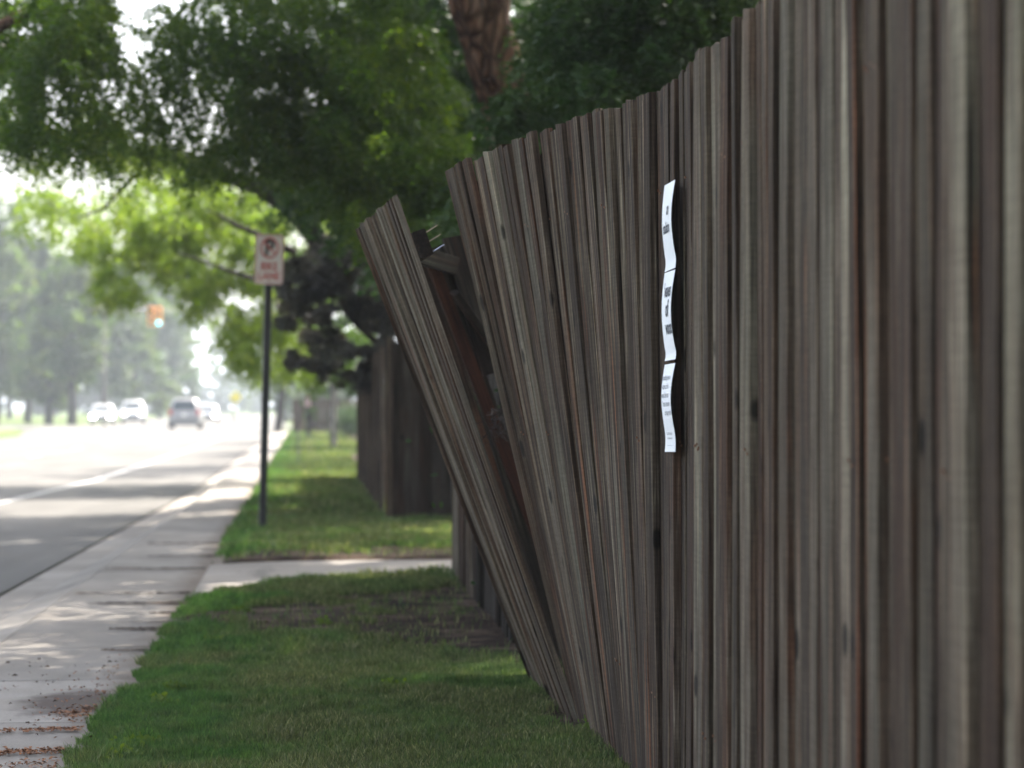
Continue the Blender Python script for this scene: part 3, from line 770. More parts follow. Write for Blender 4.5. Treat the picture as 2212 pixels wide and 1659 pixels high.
for k, dx in enumerate((0, -.5)):
    hx = hd.x-pb.x+dx; hz = hd.z-pb.z
    hs = MB().box((hx, 0, hz+.05), (.42, .3, 1.25), bev=.05).build('signal_head', ORANGE, sg)
    for j, mm in enumerate((DULL, DULL, GREEN)):
        MB().tube([(hx, -.155, hz+.42-.4*j), (hx, -.175, hz+.42-.4*j)], [.15,.14], 16).build('lens', mm if k == 0 or j < 2 else DULL, hs)
        vz = MB(); cen = hz+.42-.4*j
        arc = [(hx+.17*math.cos(rad(a)), cen+.17*math.sin(rad(a))) for a in range(0, 181, 20)]
        vs_ = [(x_, -.15, z_) for x_, z_ in arc]+[(x_, -.36, z_-.02) for x_, z_ in arc]; n_ = len(arc)
        vz.add(vs_, [(i, i+1, n_+i+1, n_+i) for i in range(n_-1)]).build('visor', ORANGE, hs)
MB().box((hd.x-pb.x-1.1, -.05, armz+.2), (.9, .03, .3)).build('street_name_plate', SIGNW, sg)
# luminaire arm on the same pole
lt = at(200, 668, YS)-pb
MB().tube([(0,0,lt.z-.5), (-.2,0,lt.z-.15), (lt.x+.7,0,lt.z+.12)], [.04,.035,.03], 8).build('lamp_arm', GALV, sg, True)
MB().tube([(lt.x+.75,0,lt.z+.1), (lt.x+.45,0,lt.z+.12), (lt.x-.1,0,lt.z+.02), (lt.x-.4,0,lt.z-.05)], [.05,.13,.15,.06], 10).build('lamp_head', GALV, sg, True)

# ------------------------------------------------------------------ cars
def car(base, rz, lab, paint, kind='sedan', group='cars on the road', lights=0.0, rear=False):
    """local: front towards -Y, length along Y"""
    root = empty('car', base, lab, 'car', group); root.rotation_euler = (0, 0, rz)
    if kind == 'sedan': L, W, H, belt, hood = 4.6, 1.8, 1.45, .92, .80
    else: L, W, H, belt, hood = 4.7, 1.86, 1.74, 1.08, 1.02
    def rr(z, yf, yb, hw, r_=.25, n=4):
        pts = []
        for cx, cy, a0 in ((hw-r_, yb-r_, 0), (-hw+r_, yb-r_, 90), (-hw+r_, yf+r_, 180), (hw-r_, yf+r_, 270)):
            for k in range(n): a = rad(a0+90*k/(n-1)); pts.append((cx+r_*math.cos(a), cy+r_*math.sin(a), z))
        return pts
    def loft(rings, name, mat, capb=True, capt=True):
        n = len(rings[0]); v = [p for r_ in rings for p in r_]; f = []
        for i in range(len(rings)-1):
            for k in range(n): f.append((i*n+k, i*n+(k+1) % n, (i+1)*n+(k+1) % n, (i+1)*n+k))
        if capb: f.append(tuple(reversed(range(n))))
        if capt: f.append(tuple((len(rings)-1)*n+k for k in range(n)))
        return MB().add(v, f).build(name, mat, root, True)
    h2 = L/2; w2 = W/2
    body = loft([rr(.22, -h2+.15, h2-.12, w2-.08), rr(.34, -h2+.02, h2-.03, w2-.02), rr(.55, -h2, h2, w2), rr(hood-.14, -h2+.05, h2-.02, w2), rr(hood, -h2+.22, h2-.10, w2-.06)], 'body', paint)
    if kind == 'sedan': cf, cb, rf, rbk = -h2+1.05, h2-.55, -h2+1.75, h2-1.35
    else: cf, cb, rf, rbk = -h2+1.0, h2-.12, -h2+1.65, h2-.45
    loft([rr(hood-.02, cf, cb, w2-.05, .2), rr(belt, cf+.1, cb-.02, w2-.06, .2), rr(H-.06, rf, rbk, w2-.24, .2), rr(H, rf+.15, rbk-.12, w2-.34, .2)], 'cabin', paint)
    tlin = lambda a, b_, t_: a+(b_-a)*t_
    z0, z1 = belt+.02, H-.10
    def glass(pts, off, name): 
        nrm = (Vector(pts[1])-Vector(pts[0])).cross(Vector(pts[3])-Vector(pts[0])).normalized()
        cen = sum((Vector(p) for p in pts), Vector())/4
        if nrm.dot(cen-Vector((0, (cf+cb)/2, .9))) < 0: nrm = -nrm
        v = [Vector(p)+nrm*off for p in pts]+[Vector(p)-nrm*.01 for p in pts]
        MB().add(v, [(0,1,2,3),(7,6,5,4),(0,4,5,1),(1,5,6,2),(2,6,7,3),(3,7,4,0)]).build(name, GLASS, root)
    fz = lambda z: (z-belt)/(H-.06-belt)
    yf = lambda z: tlin(cf+.1, rf, fz(z)); yb = lambda z: tlin(cb-.02, rbk, fz(z)); xw = lambda z: tlin(w2-.06, w2-.24, fz(z))
    glass([(-xw(z0)+.14, yf(z0), z0), (xw(z0)-.14, yf(z0), z0), (xw(z1)-.14, yf(z1), z1), (-xw(z1)+.14, yf(z1), z1)], .012, 'windscreen')
    glass([(-xw(z0)+.16, yb(z0), z0), (xw(z0)-.16, yb(z0), z0), (xw(z1)-.16, yb(z1), z1), (-xw(z1)+.16, yb(z1), z1)], .012, 'rear_window')
    ym = (cf+cb)/2+.1
    for s_ in (-1, 1):
        for a, b_ in ((yf(z1)+.1, ym-.04), (ym+.04, yb(z1)-.15)):
            glass([(s_*xw(z0), a-.25 if a < 0 and a < ym-.2 else a, z0), (s_*xw(z0), b_, z0), (s_*xw(z1), b_, z1), (s_*xw(z1), a, z1)], .012, 'side_window')
        for yw in (-h2+.9, h2-.95):
            wh = MB().tube([(s_*(w2-.20), yw, .33), (s_*(w2+.005), yw, .33)], [.33, .33], 20).build('wheel', TYRE, root)
            MB().tube([(s_*(w2-.01), yw, .33), (s_*(w2+.015), yw, .33)], [.21, .19], 14).build('rim', GALV, wh)
        MB().box((s_*(w2+.08), yf(z0)+.25, belt+.08), (.18, .12, .13), bev=.03).build('mirror', paint, root)
        hm = emit('headlight_glow', (1, .98, .93), lights) if lights > 0 else GALV
        MB().box((s_*(w2-.28), -h2+.03, hood-.22), (.36, .16, .15), bev=.04).build('headlight', hm, root)
        tz = hood-.12 if kind == 'sedan' else belt-.12
        MB().box((s_*(w2-.13), h2-.03, tz), (.24, .1, .16 if kind == 'sedan' else .34), bev=.02).build('tail_light', plain('tail_lens', (.35,.03,.03), .3, .5), root)
    dk = plain('dark_trim', (.03,.03,.032), .6)
    MB().box((0, -h2+.005, .58), (W*.5, .06, .16), bev=.02).build('grille', dk, root)
    MB().box((0, -h2+.03, .32), (W*.9, .12, .2), bev=.03).build('front_bumper', dk, root)
    MB().box((0, h2-.02, .40), (W*.94, .14, .24), bev=.03).build('rear_bumper', plain('bumper_grey', (.16,.16,.165), .5), root)
    MB().box((0, h2+.025, .82 if kind != 'sedan' else .6), (.32, .02, .16)).build('number_plate', SIGNW, root)
    return root
def carpaint(name, col, metal=.3):
    m, nt, b = new_mat(name, .28, .5); b.inputs['Metallic'].default_value = metal; b.inputs['Coat Weight'].default_value = .6; b.inputs['Coat Roughness'].default_value = .06
    nt.links.new(ramp(nt, noise(nt, tc(nt), 4, 2), [(.3, tuple(c*.96 for c in col)), (.7, col)]), b.inputs['Base Color']); return m
silver = carpaint('silver_paint', (.42,.43,.44), .6); white = carpaint('white_paint', (.75,.76,.77), 0); beige = carpaint('champagne_paint', (.24,.23,.22), .2); grey = carpaint('pale_grey_paint', (.5,.52,.55), .2)
cz = lambda p: Vector((p.x, p.y, RZ))
car(cz(gr(402, 926, RZ)), math.pi, 'grey-beige hatchback seen from behind driving away on the bright road', beige, 'suv')
car(cz(gr(222, 917, RZ)), rad(3), 'leftmost white sedan with shining headlights coming towards the camera', white, 'sedan', lights=22)
car(cz(gr(288, 915, RZ)), rad(3), 'tall white SUV coming towards the camera right beside the sedan', white, 'suv', lights=6)
car(cz(gr(449, 913, RZ)), rad(2), 'small silver car with headlights half hidden behind the hatchback', silver, 'sedan', lights=22)

# ------------------------------------------------------------------ trees
def crown_quads(blobs, leaf, seed, spray=0, droop=.6, clump=.22, aspect=.5):
    """blobs: (centre, (rx,ry,rz), n leaves). spray>0: leaflets in hanging rows"""
    r = np.random.default_rng(seed); P = []
    A = []
    for c, rd, n in blobs:
        if spray:
            ns = max(1, n//spray)
            d = r.normal(size=(ns, 3)); d /= np.linalg.norm(d, axis=1)[:,None]
            q = np.array(c)+d*np.array(rd)*(r.random((ns,1))**.45)
            dr = r.normal(size=(ns, 3)); dr[:,2] = -np.abs(dr[:,2])*droop-.35; dr /= np.linalg.norm(dr, axis=1)[:,None]
            t = (np.arange(spray)/spray)[None,:,None]
            pos = q[:,None,:] + dr[:,None,:]*t*leaf*spray*.62
            pos[...,2] -= .25*leaf*spray*.6*(t[...,0]**2)
            side = np.cross(dr, np.array([0,0,1.0])); side /= (np.linalg.norm(side, axis=1)[:,None]+1e-6)
            sg = np.where(np.arange(spray) % 2 == 0, 1, -1)[None,:,None]
            ax = side[:,None,:]*sg + dr[:,None,:]*.5 + r.normal(size=(ns, spray, 3))*.25
            P.append(pos.reshape(-1,3)); A.append(ax.reshape(-1,3))
        else:
            ncl = max(1, n//28)
            d = r.normal(size=(ncl, 3)); d /= np.linalg.norm(d, axis=1)[:,None]
            q = np.array(c)+d*np.array(rd)*(r.random((ncl,1))**.4)
            cl = clump*np.mean(rd)
            pos = q[:,None,:]+r.normal(size=(ncl, 28, 3))*cl*np.array([1,1,.6])
            P.append(pos.reshape(-1,3)); A.append(r.normal(size=(ncl*28, 3)))
    P = np.concatenate(P); A = np.concatenate(A); n = len(P)
    A /= np.linalg.norm(A, axis=1)[:,None]+1e-6
    B = np.cross(A, r.normal(size=(n,3))); B /= np.linalg.norm(B, axis=1)[:,None]+1e-6
    s = leaf*r.uniform(.6, 1.3, (n,1))
    V = np.stack([P-A*s*.5, P+B*s*aspect*.5, P+A*s*.5, P-B*s*aspect*.5], 1).reshape(-1,3)
    F = np.arange(n*4).reshape(n,4)
    return V, F
def tree(name, lab, cat, base, limbs, blobs, leaf, lm, bm, seed, spray=0, group=None, clump=.22, droop=.6, aspect=.5):
    root = empty(name, base, lab, cat, group); inv = Matrix.Translation(-Vector(base))
    trunkdone = False
    for pts, rs in limbs:
        m_ = MB(); P = [Vector(p)-Vector(base) for p in pts]
        rr_ = random.Random(seed+len(pts)); jf = .09 if not trunkdone else .22; Q = []; Rr = []
        for i in range(len(P)-1):
            for k in range(4):
                t_ = k/4; q = P[i].lerp(P[i+1], t_); j = rs[i]*jf if (i or k) else 0
                Q.append(q+Vector((rr_.uniform(-j,j), rr_.uniform(-j,j), rr_.uniform(-j,j)))); Rr.append((rs[i]+(rs[i+1]-rs[i])*t_)*rr_.uniform(.93,1.07))
        Q.append(P[-1]); Rr.append(rs[-1])
        m_.tube(Q, Rr, 10).build('limb' if trunkdone else 'trunk', bm, root, True); trunkdone = True
    V, F = crown_quads(blobs, leaf, seed, spray, droop, clump, aspect)
    V = V-np.array(base)
    link('crown', mesh_np('crown', V, F), lm, root)
    return root
def pb_(px, py, rpx, Y, n, dy=1.6, fl=.75):
    s_ = FPX/Y; c = at(px, py, Y); return (tuple(c), (rpx/s_, dy, rpx/s_*fl), n)

def split(px, py, r, Y, dY, n, k=10):
    out = []
    for j in range(k):
        a = random.uniform(0, 6.28); d = r*.95*random.random()**.5
        out.append(pb_(px+d*math.cos(a), py+d*math.sin(a), r*random.uniform(.2, .55), Y+random.uniform(-dY, dY), n//k, .45))
    return out
# 1 big locust whose reddish trunk leans over the fence
tb = (3.5, 21.5, -.05)
T = lambda px, py, Y: tuple(at(px, py, Y))
t0 = at(1112, 320, 19.6); t1 = at(1072, 140, 19.2); t2 = at(1022, -40, 19.0)
limbs1 = [((tb, (2.6, 21.0, 1.6), tuple(t0), tuple(t1), tuple(t2), (.6, 20, 6.0), (-.6, 19.5, 8.5)), (.42, .30, .20, .215, .235, .2, .1)),
          ((tuple(t2), (2.6, 20.6, 6.6), (4.0, 21, 9)), (.2, .16, .08)),
          ((T(960, -190, 20), T(760, -170, 19.5), T(480, -180, 19), T(200, -140, 18.6)), (.13, .1, .07, .04)),
          ((T(180, -60, 18.8), T(80, 12, 18.6), T(-20, 70, 18.4)), (.07, .05, .04)),
          ]
bl = []
for px, py, r_, n in ((620,90,130,7000),(740,60,140,8000),(840,100,130,9000),(820,210,130,8000),(890,260,110,7000),(700,210,120,7000),
                      (560,190,100,5000),(640,300,90,4600),(760,340,110,7000),(880,380,110,7000),(960,410,70,5000),(520,60,110,5000),(430,50,80,3600),
                      (440,150,80,3600),(370,110,55,1800),(400,230,60,2300),(330,190,60,1400),(470,280,60,2200),(350,300,55,1500),(430,340,50,1300),(540,310,40,1500),
                      (330,260,35,700),(740,430,50,2000),(800,470,60,2400),(900,470,60,2600), (290,60,18,150),(520,300,70,2200),(560,260,60,2000),(300,15,30,200),(300,205,50,1700),(285,285,55,1700),(320,140,32,700),(240,330,45,900),(350,60,50,1200),(600,0,60,2000),(680,-10,60,2000),(480,10,50,1200),(560,20,40,1000)):
    bl += split(px, py, r_, 20.6, 1.7, int(n*(.5 if px < 420 else .68 if px < 620 else 1.2)))
for px, py, r_, n in ((50,30,90,4200),(150,40,90,4200),(110,110,60,2200),(30,130,50,1600),(200,110,50,1400),(160,170,45,1000),(60,200,50,1100),(30,240,50,900),(210,30,40,1200),(110,250,40,400),(190,215,30,260),(250,120,26,200),(70,150,30,500),(200,290,50,800),(150,300,50,600),(60,290,60,900),(230,240,36,600),(245,170,26,300)):
    bl += split(px, py, r_, 18.8, 1.2, int(n*1.2))
tree('locust_tree', 'tall locust with thick reddish leaning trunk rising behind the fence', 'tree', tb, limbs1, bl, .05, LOCUST, BARK, 11, spray=8)
# the same tree's upper crown (above the picture) shades lawn and pavement
top_b = []
r9 = random.Random(9)
for k in range(130):
    x_ = r9.uniform(-2.2, 6.5); y_ = r9.uniform(11, 27); z_ = r9.uniform(5.2, 9.5)
    if z_ < 5.6+ (y_-18)*.16: z_ += 1.0
    top_b.append(((x_, y_, z_), (.85, .85, .5), 700))
for k in range(26): top_b.append(((r9.uniform(.1, 2.8), r9.uniform(10.6, 14.6), r9.uniform(4.6, 5.8)), (.7, .8, .35), 650))  # low clumps added out of view to shade the near pavement
V, F = crown_quads(top_b, .13, 77, 0, .6, .33, .6)
lo = [o for o in C.objects if o.name == 'locust_tree'][0]
link('unseen_upper_crown', mesh_np('unseen_upper_crown', V-np.array(tb), F), LOCUSTUP, lo)

# 2 tree with the long limb reaching out over the road
tb2 = (2.2, 33.0, -.05); YL = 31.5
lim = [((tb2, (1.9, 32.8, 1.8), T(760, 560, 32.3), T(690, 520, 32), T(630, 455, 31.8), T(560, 405, YL), T(480, 376, YL), T(400, 345, YL), T(330, 332, YL), T(224, 330, 31), T(110, 300, 31), T(-20, 272, 31)),
        (.24, .18, .16, .14, .12, .105, .09, .075, .06, .05, .035, .02)),
       ((T(390, 343, YL), T(340, 366, YL), T(300, 373, 31.2), T(262, 408, 31), T(224, 450, 31), T(170, 470, 31)), (.045, .04, .035, .03, .02, .008)),
       ((T(120, 302, 31), T(90, 270, 31), T(40, 244, 31)), (.03, .025, .01)),
       ((T(690, 520, 32), T(600, 314, 30.5), T(520, 262, 30), T(440, 180, 30)), (.1, .085, .07, .03)),
       ((T(640, 545, 33), T(540, 500, 33), T(440, 450, 33)), (.05, .04, .01)), ((T(680, 640, 33), T(540, 600, 33.5), T(380, 545, 34)), (.05, .035, .01))]
bl = []
for px, py, r_, n in ((90,470,60,800),(170,500,60,1100),(250,520,65,1400),(330,500,60,1400),(400,470,60,1600),(250,600,60,1200),(330,560,45,1200),(420,560,70,1800),(480,500,70,1800),
                      (440,430,50,900),(520,460,60,1500),(440,640,55,1200),(520,590,60,1600),(560,660,60,1700),(620,600,70,2200),(500,700,50,900),(560,740,55,1300),(640,700,60,1700),(600,500,70,2000),(680,560,60,1800),
                      (630,780,45,900),(520,770,30,300),(280,440,40,350),(60,420,40,200),(560,800,25,200),(190,420,30,120),(300,425,50,900),(380,405,50,1100),(450,400,45,1100),(240,450,45,700),(350,450,50,900),(120,430,40,250),(600,420,60,1500),(680,450,60,1700)):
    bl += split(px, py, r_, 40, 3.0, int(n*2.3))
for px, py, r_, n in ((40,300,60,600),(100,330,40,260),(20,260,50,600),(180,310,50,500),(250,300,50,700),(300,340,40,500),(150,360,40,150),(250,380,40,120),(60,370,40,130),(380,330,40,700),(440,360,40,600),(200,250,40,300),(130,270,40,350)):
    bl += split(px, py, r_, 30.5, 1.2, int(n*1.5), 5)
tree('spreading_tree', 'light green tree stretching one long curved limb over the road', 'tree', tb2, lim, bl, .075, LIME, BARKG, 21, spray=7)
ub = []
for k in range(85):  # unseen clumps added above the frame to shade the road
    x_ = r9.uniform(-3.4, 4.5); y_ = r9.uniform(22, 36); z_ = r9.uniform(1.14+y_*.163+.9, 11)
    ub.append(((x_, y_, z_), (.8, .8, .5), 700))
V, F = crown_quads(ub, .17, 78, 0, .6, .33, .6)
lo = [o for o in C.objects if o.name == 'spreading_tree'][0]
link('unseen_upper_crown', mesh_np('unseen_upper_crown', V-np.array(tb2), F), LOCUSTUP, lo)
# 3 tree row behind fence near the camera: evergreen shows over the boards, two unseen trees are added for shade
bl = []
for px, py, r_, n in ((1230,60,90,3600),(1300,60,120,4200),(1420,40,110,4000),(1540,10,100,3500),(1230,180,110,3800),(1340,190,110,3600),(1450,130,90,3000),(1130,270,80,2200),(1180,320,80,2200),(1560,-60,120,3500),(1300,-60,130,3500),(1420,-10,80,2500),(1500,40,60,1500),(1080,420,90,2400),(1020,480,70,1800)):
    bl += split(px, py, r_, 16.2, 1.8, int(n*1.5))
bl += [((4.2, 16, 3.6), (1.6, 2.2, 1.4), 4500), ((3.8, 14.5, 5.0), (1.5, 2.2, 1.3), 4000), ((5, 17, 1.8), (1.8, 2, 1.4), 3000)]
tree('evergreen_tree', 'dark dense evergreen directly behind the tallest part of the fence', 'tree', (4.2, 16.2, -.05), [(((4.2,16.2,-.05), (4.1,16.1,2.5), (3.9,15.8,6)), (.16,.13,.05))], bl, .06, DARKLEAF, BARKG, 31, spray=7)
for k, (x_, y_, zc, lab) in enumerate(((4.6, 9.0, 4.6, 'unseen dark tree added behind the fence right of the view for shade'), (5.2, 2.5, 4.8, 'unseen dark tree added behind the fence beside the camera for shade'))):
    rr_ = random.Random(50+k); bb = [((x_+rr_.uniform(-1.9,1.6), y_+rr_.uniform(-2.4,2.4), zc+rr_.uniform(-1.0,2.2)), (1.1,1.1,.8), 900) for _ in range(22)]
    tree('unseen_shade_tree', lab, 'tree', (x_, y_, -.05), [(((x_,y_,-.05), (x_-.1,y_,2.2), (x_-.3,y_,5.5)), (.2,.16,.06))], bb, .11, DARKLEAF, BARKG, 60+k, clump=.35, aspect=.6)
bl = []
for px, py, r_, n in ((880,150,170,6000),(960,330,130,5000),(820,400,120,4500),(1100,200,150,5500),(1080,380,120,4500),(1250,120,170,5500),(1150,0,170,7000),(1060,180,110,6500),(1180,60,90,4500),(1000,120,90,4500),(1010,250,90,4500),(960,0,160,5000),(700,330,120,3600),(1000,480,90,3000),(880,520,90,3000)):
    bl += split(px, py, r_, 27, 1.6, n, 9)
tree('yard_tree', 'dense dark tree in the yard filling the space around the leaning trunk', 'tree', (4.6, 27.5, -.05), [(((4.6,27.5,-.05), (4.5,27.4,2.5), (4.0,27,6)), (.2,.16,.06))], bl, .095, YARD, BARKG, 35, spray=6)
# dark shrub inside the yard, seen through the break
bb = [((1.55+.18*(k % 3), 13.3+.75*k, .95+.3*(k % 2)), (.42, .6, .95), 3600) for k in range(4)]
tree('yard_shrub', 'black-green shrub in the yard glimpsed through the broken fence', 'shrub', (2.0, 13.5, 0), [(((2.0,13.5,-.05), (2.0,13.5,1.0)), (.05,.02))], bb, .06, YARD, BARKG, 71, clump=.3)

# 4 plum tree and the green shrub beneath it
bl = []
for px, py, r_, n in ((690,570,55,1700),(650,630,50,1500),(740,590,70,2800),(800,560,60,2300),(700,690,60,2000),(770,680,80,3400),(640,700,40,900),(720,760,45,1100),(840,640,70,2700),(850,560,60,2000),(640,770,26,500),(780,780,50,1500),(700,740,60,1800),(830,740,50,1500),(690,800,25,250),(900,600,70,3000),(900,700,70,3000),(850,700,50,2500),(860,650,50,2000),(625,640,32,800),(620,590,26,500),(740,820,24,200),(930,520,60,1600)):
    bl += split(px, py, r_, 31.3, 1.4, int(n*1.2), 5)
tree('plum_tree', 'dark purple-leaved tree bulging over the far corner fence', 'tree', (1.9, 32, -.05), [(((1.9,32,-.05), (1.7,31.8,1.2), (1.0,31.5,2.6)), (.12,.1,.04)), (((1.7,31.8,1.2), (.6,31.3,2.2), (.1,31,2.9)), (.07,.04,.01))], bl, .07, PURPLE, BARKG, 41, clump=.22, aspect=.65)
bl = [pb_(px, py, r_, 38+random.uniform(-1, 1), n, .7) for px, py, r_, n in ((700,650,40,500),(730,800,40,900),(770,820,30,700),(700,740,40,700),(760,740,40,800),(680,830,26,350),(640,560,40,500))]
tree('understorey_tree', 'bright green small tree peeping out below the plum foliage', 'tree', (1.9, 39, -.05), [(((1.9,39,-.05), (1.5,38.7,1.8), (.9,38.3,2.8)), (.09,.07,.02))], bl, .08, MIDLEAF, BARKG, 42, clump=.25)

# 5 street trees further along the right side
def blobtree(name, lab, px, base_py, top_py, r_px, Y, lm, seed, trunk_r=.14, n=2600, leaf=.22, cx=0, group=None, zoff=.0, low=.35, cat='tree', bm=BARKG):
    s_ = FPX/Y; base = at(px, base_py, Y); base.z = zoff; topz = at(px, top_py, Y).z; rad_ = r_px/s_
    rr_ = random.Random(seed); H = topz-base.z; bb = []
    nb = 12
    for k in range(nb):
        t_ = (k+.5)/nb; z_ = base.z+H*(low+(1-low)*t_); wd = rad_*(math.sin(math.pi*(.2+.68*t_))**.5)*rr_.uniform(.8, 1.15)
        a = rr_.uniform(0, 6.28)
        for m_ in range(3):
            d = wd*rr_.uniform(.2, .95); q_ = rr_.uniform(.22, .5)
            bb.append(((base.x+cx+math.cos(a+m_*2.1)*d, Y+math.sin(a+m_*2.1)*d, z_+rr_.uniform(-.05,.05)*H), (wd*q_, wd*q_, H*rr_.uniform(.04,.09)+.1), n//(3*nb)))
    pts = ((base.x, Y, base.z-.05), (base.x+cx*.3, Y, base.z+H*low), (base.x+cx, Y, base.z+H*.8))
    return tree(name, lab, cat, tuple(Vector((base.x, Y, base.z))), [(pts, (trunk_r, trunk_r*.75, trunk_r*.2))], bb, leaf, lm, bm, seed, clump=.28, group=group, aspect=.7)
blobtree('young_tree', 'slim young street tree with thin crown beside the second sign', 668, 945, 770, 26, 92, MIDLEAF, 101, .06, 1500, .12, low=.3)
PALEBARK = bark('pale_bark', (.2,.18,.15), (.32,.29,.25), (.42,.39,.34), 2, 8)
blobtree('pale_trunk_tree', 'street tree with straight pale trunk standing in red mulch', 721, 928, 640, 60, 70, MIDLEAF, 102, .10, 2600, .16, low=.42, bm=PALEBARK)
mb = MB(); cM = gr(721, 930); 
for k in range(14): mb.box((cM.x+random.uniform(-.35,.35), cM.y+random.uniform(-.6,.6), .03+random.uniform(0,.03)), (.3,.4,.05), Matrix.Rotation(random.uniform(0,3),3,'Z'))
tag(mb.build('mulch', plain('red_mulch', (.28,.10,.06), .9, .1, 0, .4, 8)), 'patch of red bark mulch round the pale tree trunk', 'mulch', kind='stuff')
cB = gr(755, 945)
bb = [((cB.x+random.uniform(-.3,.4), cB.y+random.uniform(-1,1.5), .65+random.uniform(-.4,.5)), (.4,.6,.4), 700) for _ in range(12)]
tree('round_bush', 'dark green clipped bush against the end of the corner fence', 'bush', (cB.x, cB.y, 0), [(((cB.x,cB.y,-.02), (cB.x,cB.y,.5)), (.05,.02))], bb, .07, DARKLEAF, BARKG, 103, clump=.3)
blobtree('street_tree', 'hazy grey-green tree at the right of the road before the bend', 610, 915, 760, 40, 200, FARLEAF2, 104, .2, 2400, .35, low=.2)
blobtree('street_tree', 'mid-size green tree showing between the near sign post and the plum foliage', 600, 930, 620, 50, 120, MIDLEAF, 105, .2, 2600, .3, low=.35, cx=.8)
# 6 left side and far trees, fading into the haze
G6 = 'trees across the junction'
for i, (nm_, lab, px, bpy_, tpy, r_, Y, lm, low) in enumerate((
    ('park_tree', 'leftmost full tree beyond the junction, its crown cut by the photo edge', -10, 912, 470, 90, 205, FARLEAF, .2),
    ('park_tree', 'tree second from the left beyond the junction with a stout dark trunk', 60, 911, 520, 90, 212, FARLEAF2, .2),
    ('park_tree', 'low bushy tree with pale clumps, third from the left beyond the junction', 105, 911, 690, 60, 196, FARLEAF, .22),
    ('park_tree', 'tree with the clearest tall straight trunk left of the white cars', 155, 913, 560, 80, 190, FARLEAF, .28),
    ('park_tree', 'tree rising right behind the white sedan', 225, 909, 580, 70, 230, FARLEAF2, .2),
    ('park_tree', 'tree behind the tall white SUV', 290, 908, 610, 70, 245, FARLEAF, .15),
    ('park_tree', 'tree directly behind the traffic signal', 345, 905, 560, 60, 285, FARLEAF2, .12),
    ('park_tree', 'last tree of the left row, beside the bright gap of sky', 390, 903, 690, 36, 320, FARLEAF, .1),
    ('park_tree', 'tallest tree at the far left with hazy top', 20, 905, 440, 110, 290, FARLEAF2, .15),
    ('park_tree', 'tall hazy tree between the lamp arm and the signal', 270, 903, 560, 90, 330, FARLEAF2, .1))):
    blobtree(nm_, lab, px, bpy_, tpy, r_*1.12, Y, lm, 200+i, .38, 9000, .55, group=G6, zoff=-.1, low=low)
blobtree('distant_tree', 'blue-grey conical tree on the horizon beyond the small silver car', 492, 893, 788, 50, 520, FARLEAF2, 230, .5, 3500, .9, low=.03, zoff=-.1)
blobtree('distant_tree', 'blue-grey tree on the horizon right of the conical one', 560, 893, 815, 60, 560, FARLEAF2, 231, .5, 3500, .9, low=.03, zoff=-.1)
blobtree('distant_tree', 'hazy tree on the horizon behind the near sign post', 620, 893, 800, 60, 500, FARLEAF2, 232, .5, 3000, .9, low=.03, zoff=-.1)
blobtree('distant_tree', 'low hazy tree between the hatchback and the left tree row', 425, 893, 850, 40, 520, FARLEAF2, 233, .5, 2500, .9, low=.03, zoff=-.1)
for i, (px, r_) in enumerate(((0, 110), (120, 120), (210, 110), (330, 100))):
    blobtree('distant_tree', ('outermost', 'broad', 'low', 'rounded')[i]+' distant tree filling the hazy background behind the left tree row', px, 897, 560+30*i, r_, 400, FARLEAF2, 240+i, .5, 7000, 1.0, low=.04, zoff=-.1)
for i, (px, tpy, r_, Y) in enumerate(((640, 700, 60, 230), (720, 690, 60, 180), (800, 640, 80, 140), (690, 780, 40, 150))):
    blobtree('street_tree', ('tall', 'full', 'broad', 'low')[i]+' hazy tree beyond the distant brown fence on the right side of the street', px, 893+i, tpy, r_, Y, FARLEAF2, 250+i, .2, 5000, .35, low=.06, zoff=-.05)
for i, (x_, y_) in enumerate(((3.9, 54), (4.4, 72), (4.2, 92))):  # added mostly out of sight to cast shade on the far verge
    rr_ = random.Random(70+i); bb = [((x_+rr_.uniform(-2.6,2.4), y_+rr_.uniform(-5,5), 6.6+rr_.uniform(-1.6,3.2)), (1.0,1.2,.6), 420) for _ in range(26)]
    tree('street_tree', ('nearest', 'middle', 'farthest')[i]+' of three mostly hidden trees added behind the far verge to shade it in bands', 'tree', (x_, y_, -.05), [(((x_,y_,-.05), (x_,y_,3.5), (x_-.3,y_,7.5)), (.22,.18,.06))], bb, .2, MIDLEAF, BARKG, 270+i, clump=.35, aspect=.65)
# left verge corner, grass island and a dry patch before the cross street
isl = [gr(-160, 926), gr(30, 926), gr(50, 931), gr(36, 938), gr(-60, 948), gr(-200, 960)]
im = MB().add([(p.x, p.y, -.02) for p in isl]+[(p.x, p.y, -.16) for p in isl], [tuple(reversed(range(6)))]+[(i, 6+i, 6+(i+1) % 6, (i+1) % 6) for i in range(6)])
im.build('corner_verge', FIELD)['kind'] = 'structure'

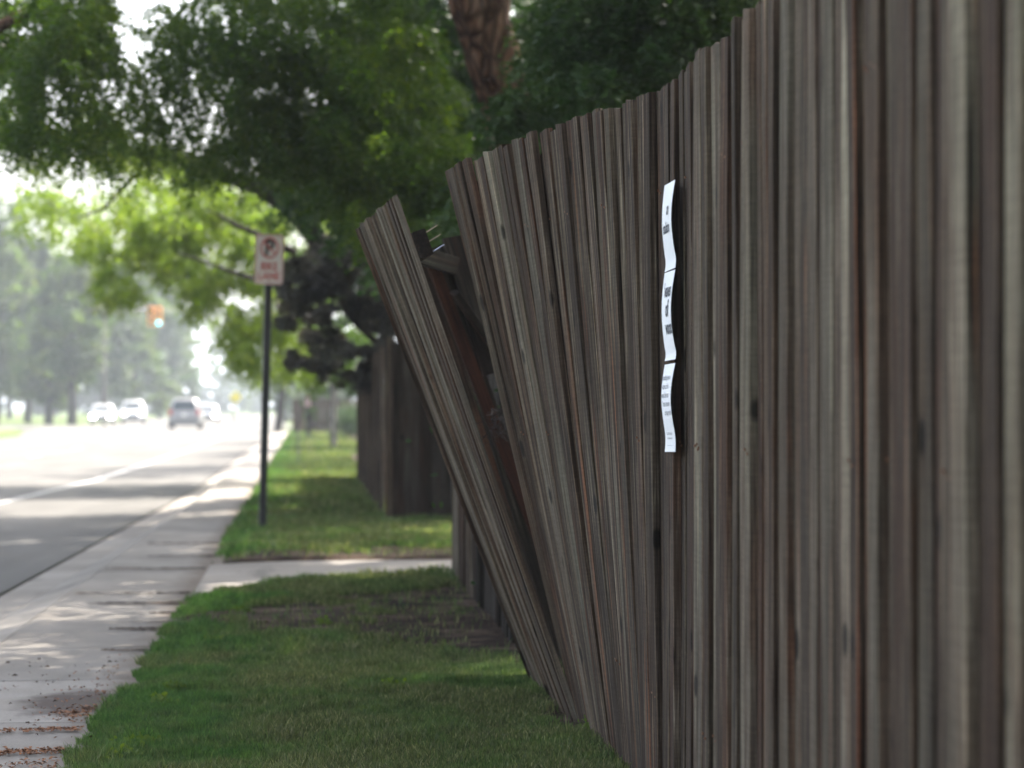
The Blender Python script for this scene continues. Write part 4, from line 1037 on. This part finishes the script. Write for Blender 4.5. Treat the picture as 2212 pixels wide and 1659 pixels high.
# ------------------------------------------------------------------ litter
lm_ = plain('dry_leaf', (.20,.095,.05), .8, .15, 0, .75, 45)
V, F = [], []
r = np.random.default_rng(5); n = 1150
row = r.choice(5, n, p=[.34,.24,.2,.12,.10]); yc = np.array([8.42, 8.98, 9.45, 8.1, 10.2])[row]; sp = np.array([.035,.03,.13,.08,.5])[row]
y = yc + r.normal(size=n)*sp; x = -.78 - np.abs(r.normal(size=n))*np.array([.24,.26,.10,.2,.12])[row]
y += (x+.8)*.12
a = r.uniform(0, 6.28, n); s = r.uniform(.004, .013, n); u = np.stack([np.cos(a), np.sin(a), r.uniform(-.4,.4,n)], -1); v_ = np.stack([-np.sin(a), np.cos(a), r.uniform(-.4,.4,n)], -1)
P = np.stack([x, y, np.full(n, .012)], -1)
V = np.stack([P-u*s[:,None], P+v_*s[:,None]*.5+[0,0,.004], P+u*s[:,None], P-v_*s[:,None]*.5+[0,0,.003]], 1).reshape(-1,3)
q = link('leaf_litter', mesh_np('leaf_litter', V, np.arange(n*4).reshape(n,4)), lm_); tag(q, 'dry brown leaf crumbs washed in rows across the pavement', 'leaf litter', kind='stuff')
# soil and moss filling a few opened slab joints
dv, df = [], []
rj = random.Random(31)
for yj, xa, xb_, wj in ((13.05, -1.0, -.66, .07), (14.05, -.86, -.66, .06), (14.75, -1.25, -.66, .06), (15.55, -1.40, -.70, .05), (11.9, -.95, -.7, .03), (17.9, -1.4, -.7, .05), (19.4, -1.2, -.66, .05), (21.2, -1.3, -.66, .06)):
    N_ = 26; i0 = len(dv)
    for i in range(N_+1):
        t_ = i/N_; x_ = xa+(xb_-xa)*t_; hw_ = wj*(.15+t_**.6)*rj.uniform(.35, 1.2)
        dv += [(x_, yj-hw_, .0075+rj.uniform(0,.003)), (x_, yj+hw_*rj.uniform(.4,1), .0095+rj.uniform(0,.006))]
    df += [(i0+2*i, i0+2*i+2, i0+2*i+3, i0+2*i+1) for i in range(N_)]
q = MB().add(dv, df).build('joint_dirt', SOIL); tag(q, 'dark soil and moss filling the opened joints of the pavement', 'dirt', kind='stuff')
# dark crumbs and twigs on bare ground and pavement
n = 740; x = np.concatenate([r.uniform(-1.35,-.7,100), r.uniform(-.5,1.0,640)]); y = np.concatenate([r.uniform(7.6,11.5,100), r.normal(14.1,1.0,640)])
z = np.where(x < -.66, .012, 0)+.012
z[100:] = zver(x[100:], y[100:])+.006
a = r.uniform(0, 6.28, n); s = r.uniform(.004, .015, n); u = np.stack([np.cos(a), np.sin(a), r.uniform(-.3,.3,n)], -1); v_ = np.stack([-np.sin(a), np.cos(a), r.uniform(-.3,.6,n)], -1)
P = np.stack([x, y, z], -1)
V = np.stack([P-u*s[:,None], P+v_*s[:,None]*.4+[0,0,.006], P+u*s[:,None], P-v_*s[:,None]*.4+[0,0,.005]], 1).reshape(-1,3)
q = link('debris', mesh_np('debris', V, np.arange(n*4).reshape(n,4)), plain('dark_crumbs', (.07,.045,.03), .9, .1, 0, .6, 25)); tag(q, 'dark bark crumbs scattered on bare soil and pavement', 'debris', kind='stuff')
# small broad-leaved weeds on the turf edge
wv = []
r5 = random.Random(15)
for px, py in ((368, 1508), (352, 1540), (300, 1630), (700, 1360), (455, 1400), (255, 1655), (840, 1500), (520, 1330), (1290, 1590), (1320, 1610)):
    p = gr(px, py); wv.append(((p.x, p.y, .035), (.045, .05, .02), 84))
V, F = crown_quads(wv, .024, 88, 0, .6, .5, .7)
q = link('weeds', mesh_np('weeds', V, F), LIME); tag(q, 'light green broad-leaved weeds along the turf edge', 'weeds', kind='stuff')

# ------------------------------------------------------------------ haze
hz = MB().box((0, 900, 33.5-1.2), (3700+0, 5500, 67)); ho = hz.build('haze', None); ho['kind'] = 'stuff'
hm = bpy.data.materials.new('haze_air'); hm.use_nodes = True; hn = hm.node_tree
hn.nodes.remove(hn.nodes['Principled BSDF']); pv_ = hn.nodes.new('ShaderNodeVolumePrincipled')
pv_.inputs['Color'].default_value = (.84,.92,1.0,1); pv_.inputs['Density'].default_value = .00060; pv_.inputs['Anisotropy'].default_value = 0.0
hn.links.new(pv_.outputs[0], hn.nodes['Material Output'].inputs['Volume']); ho.data.materials.append(hm)
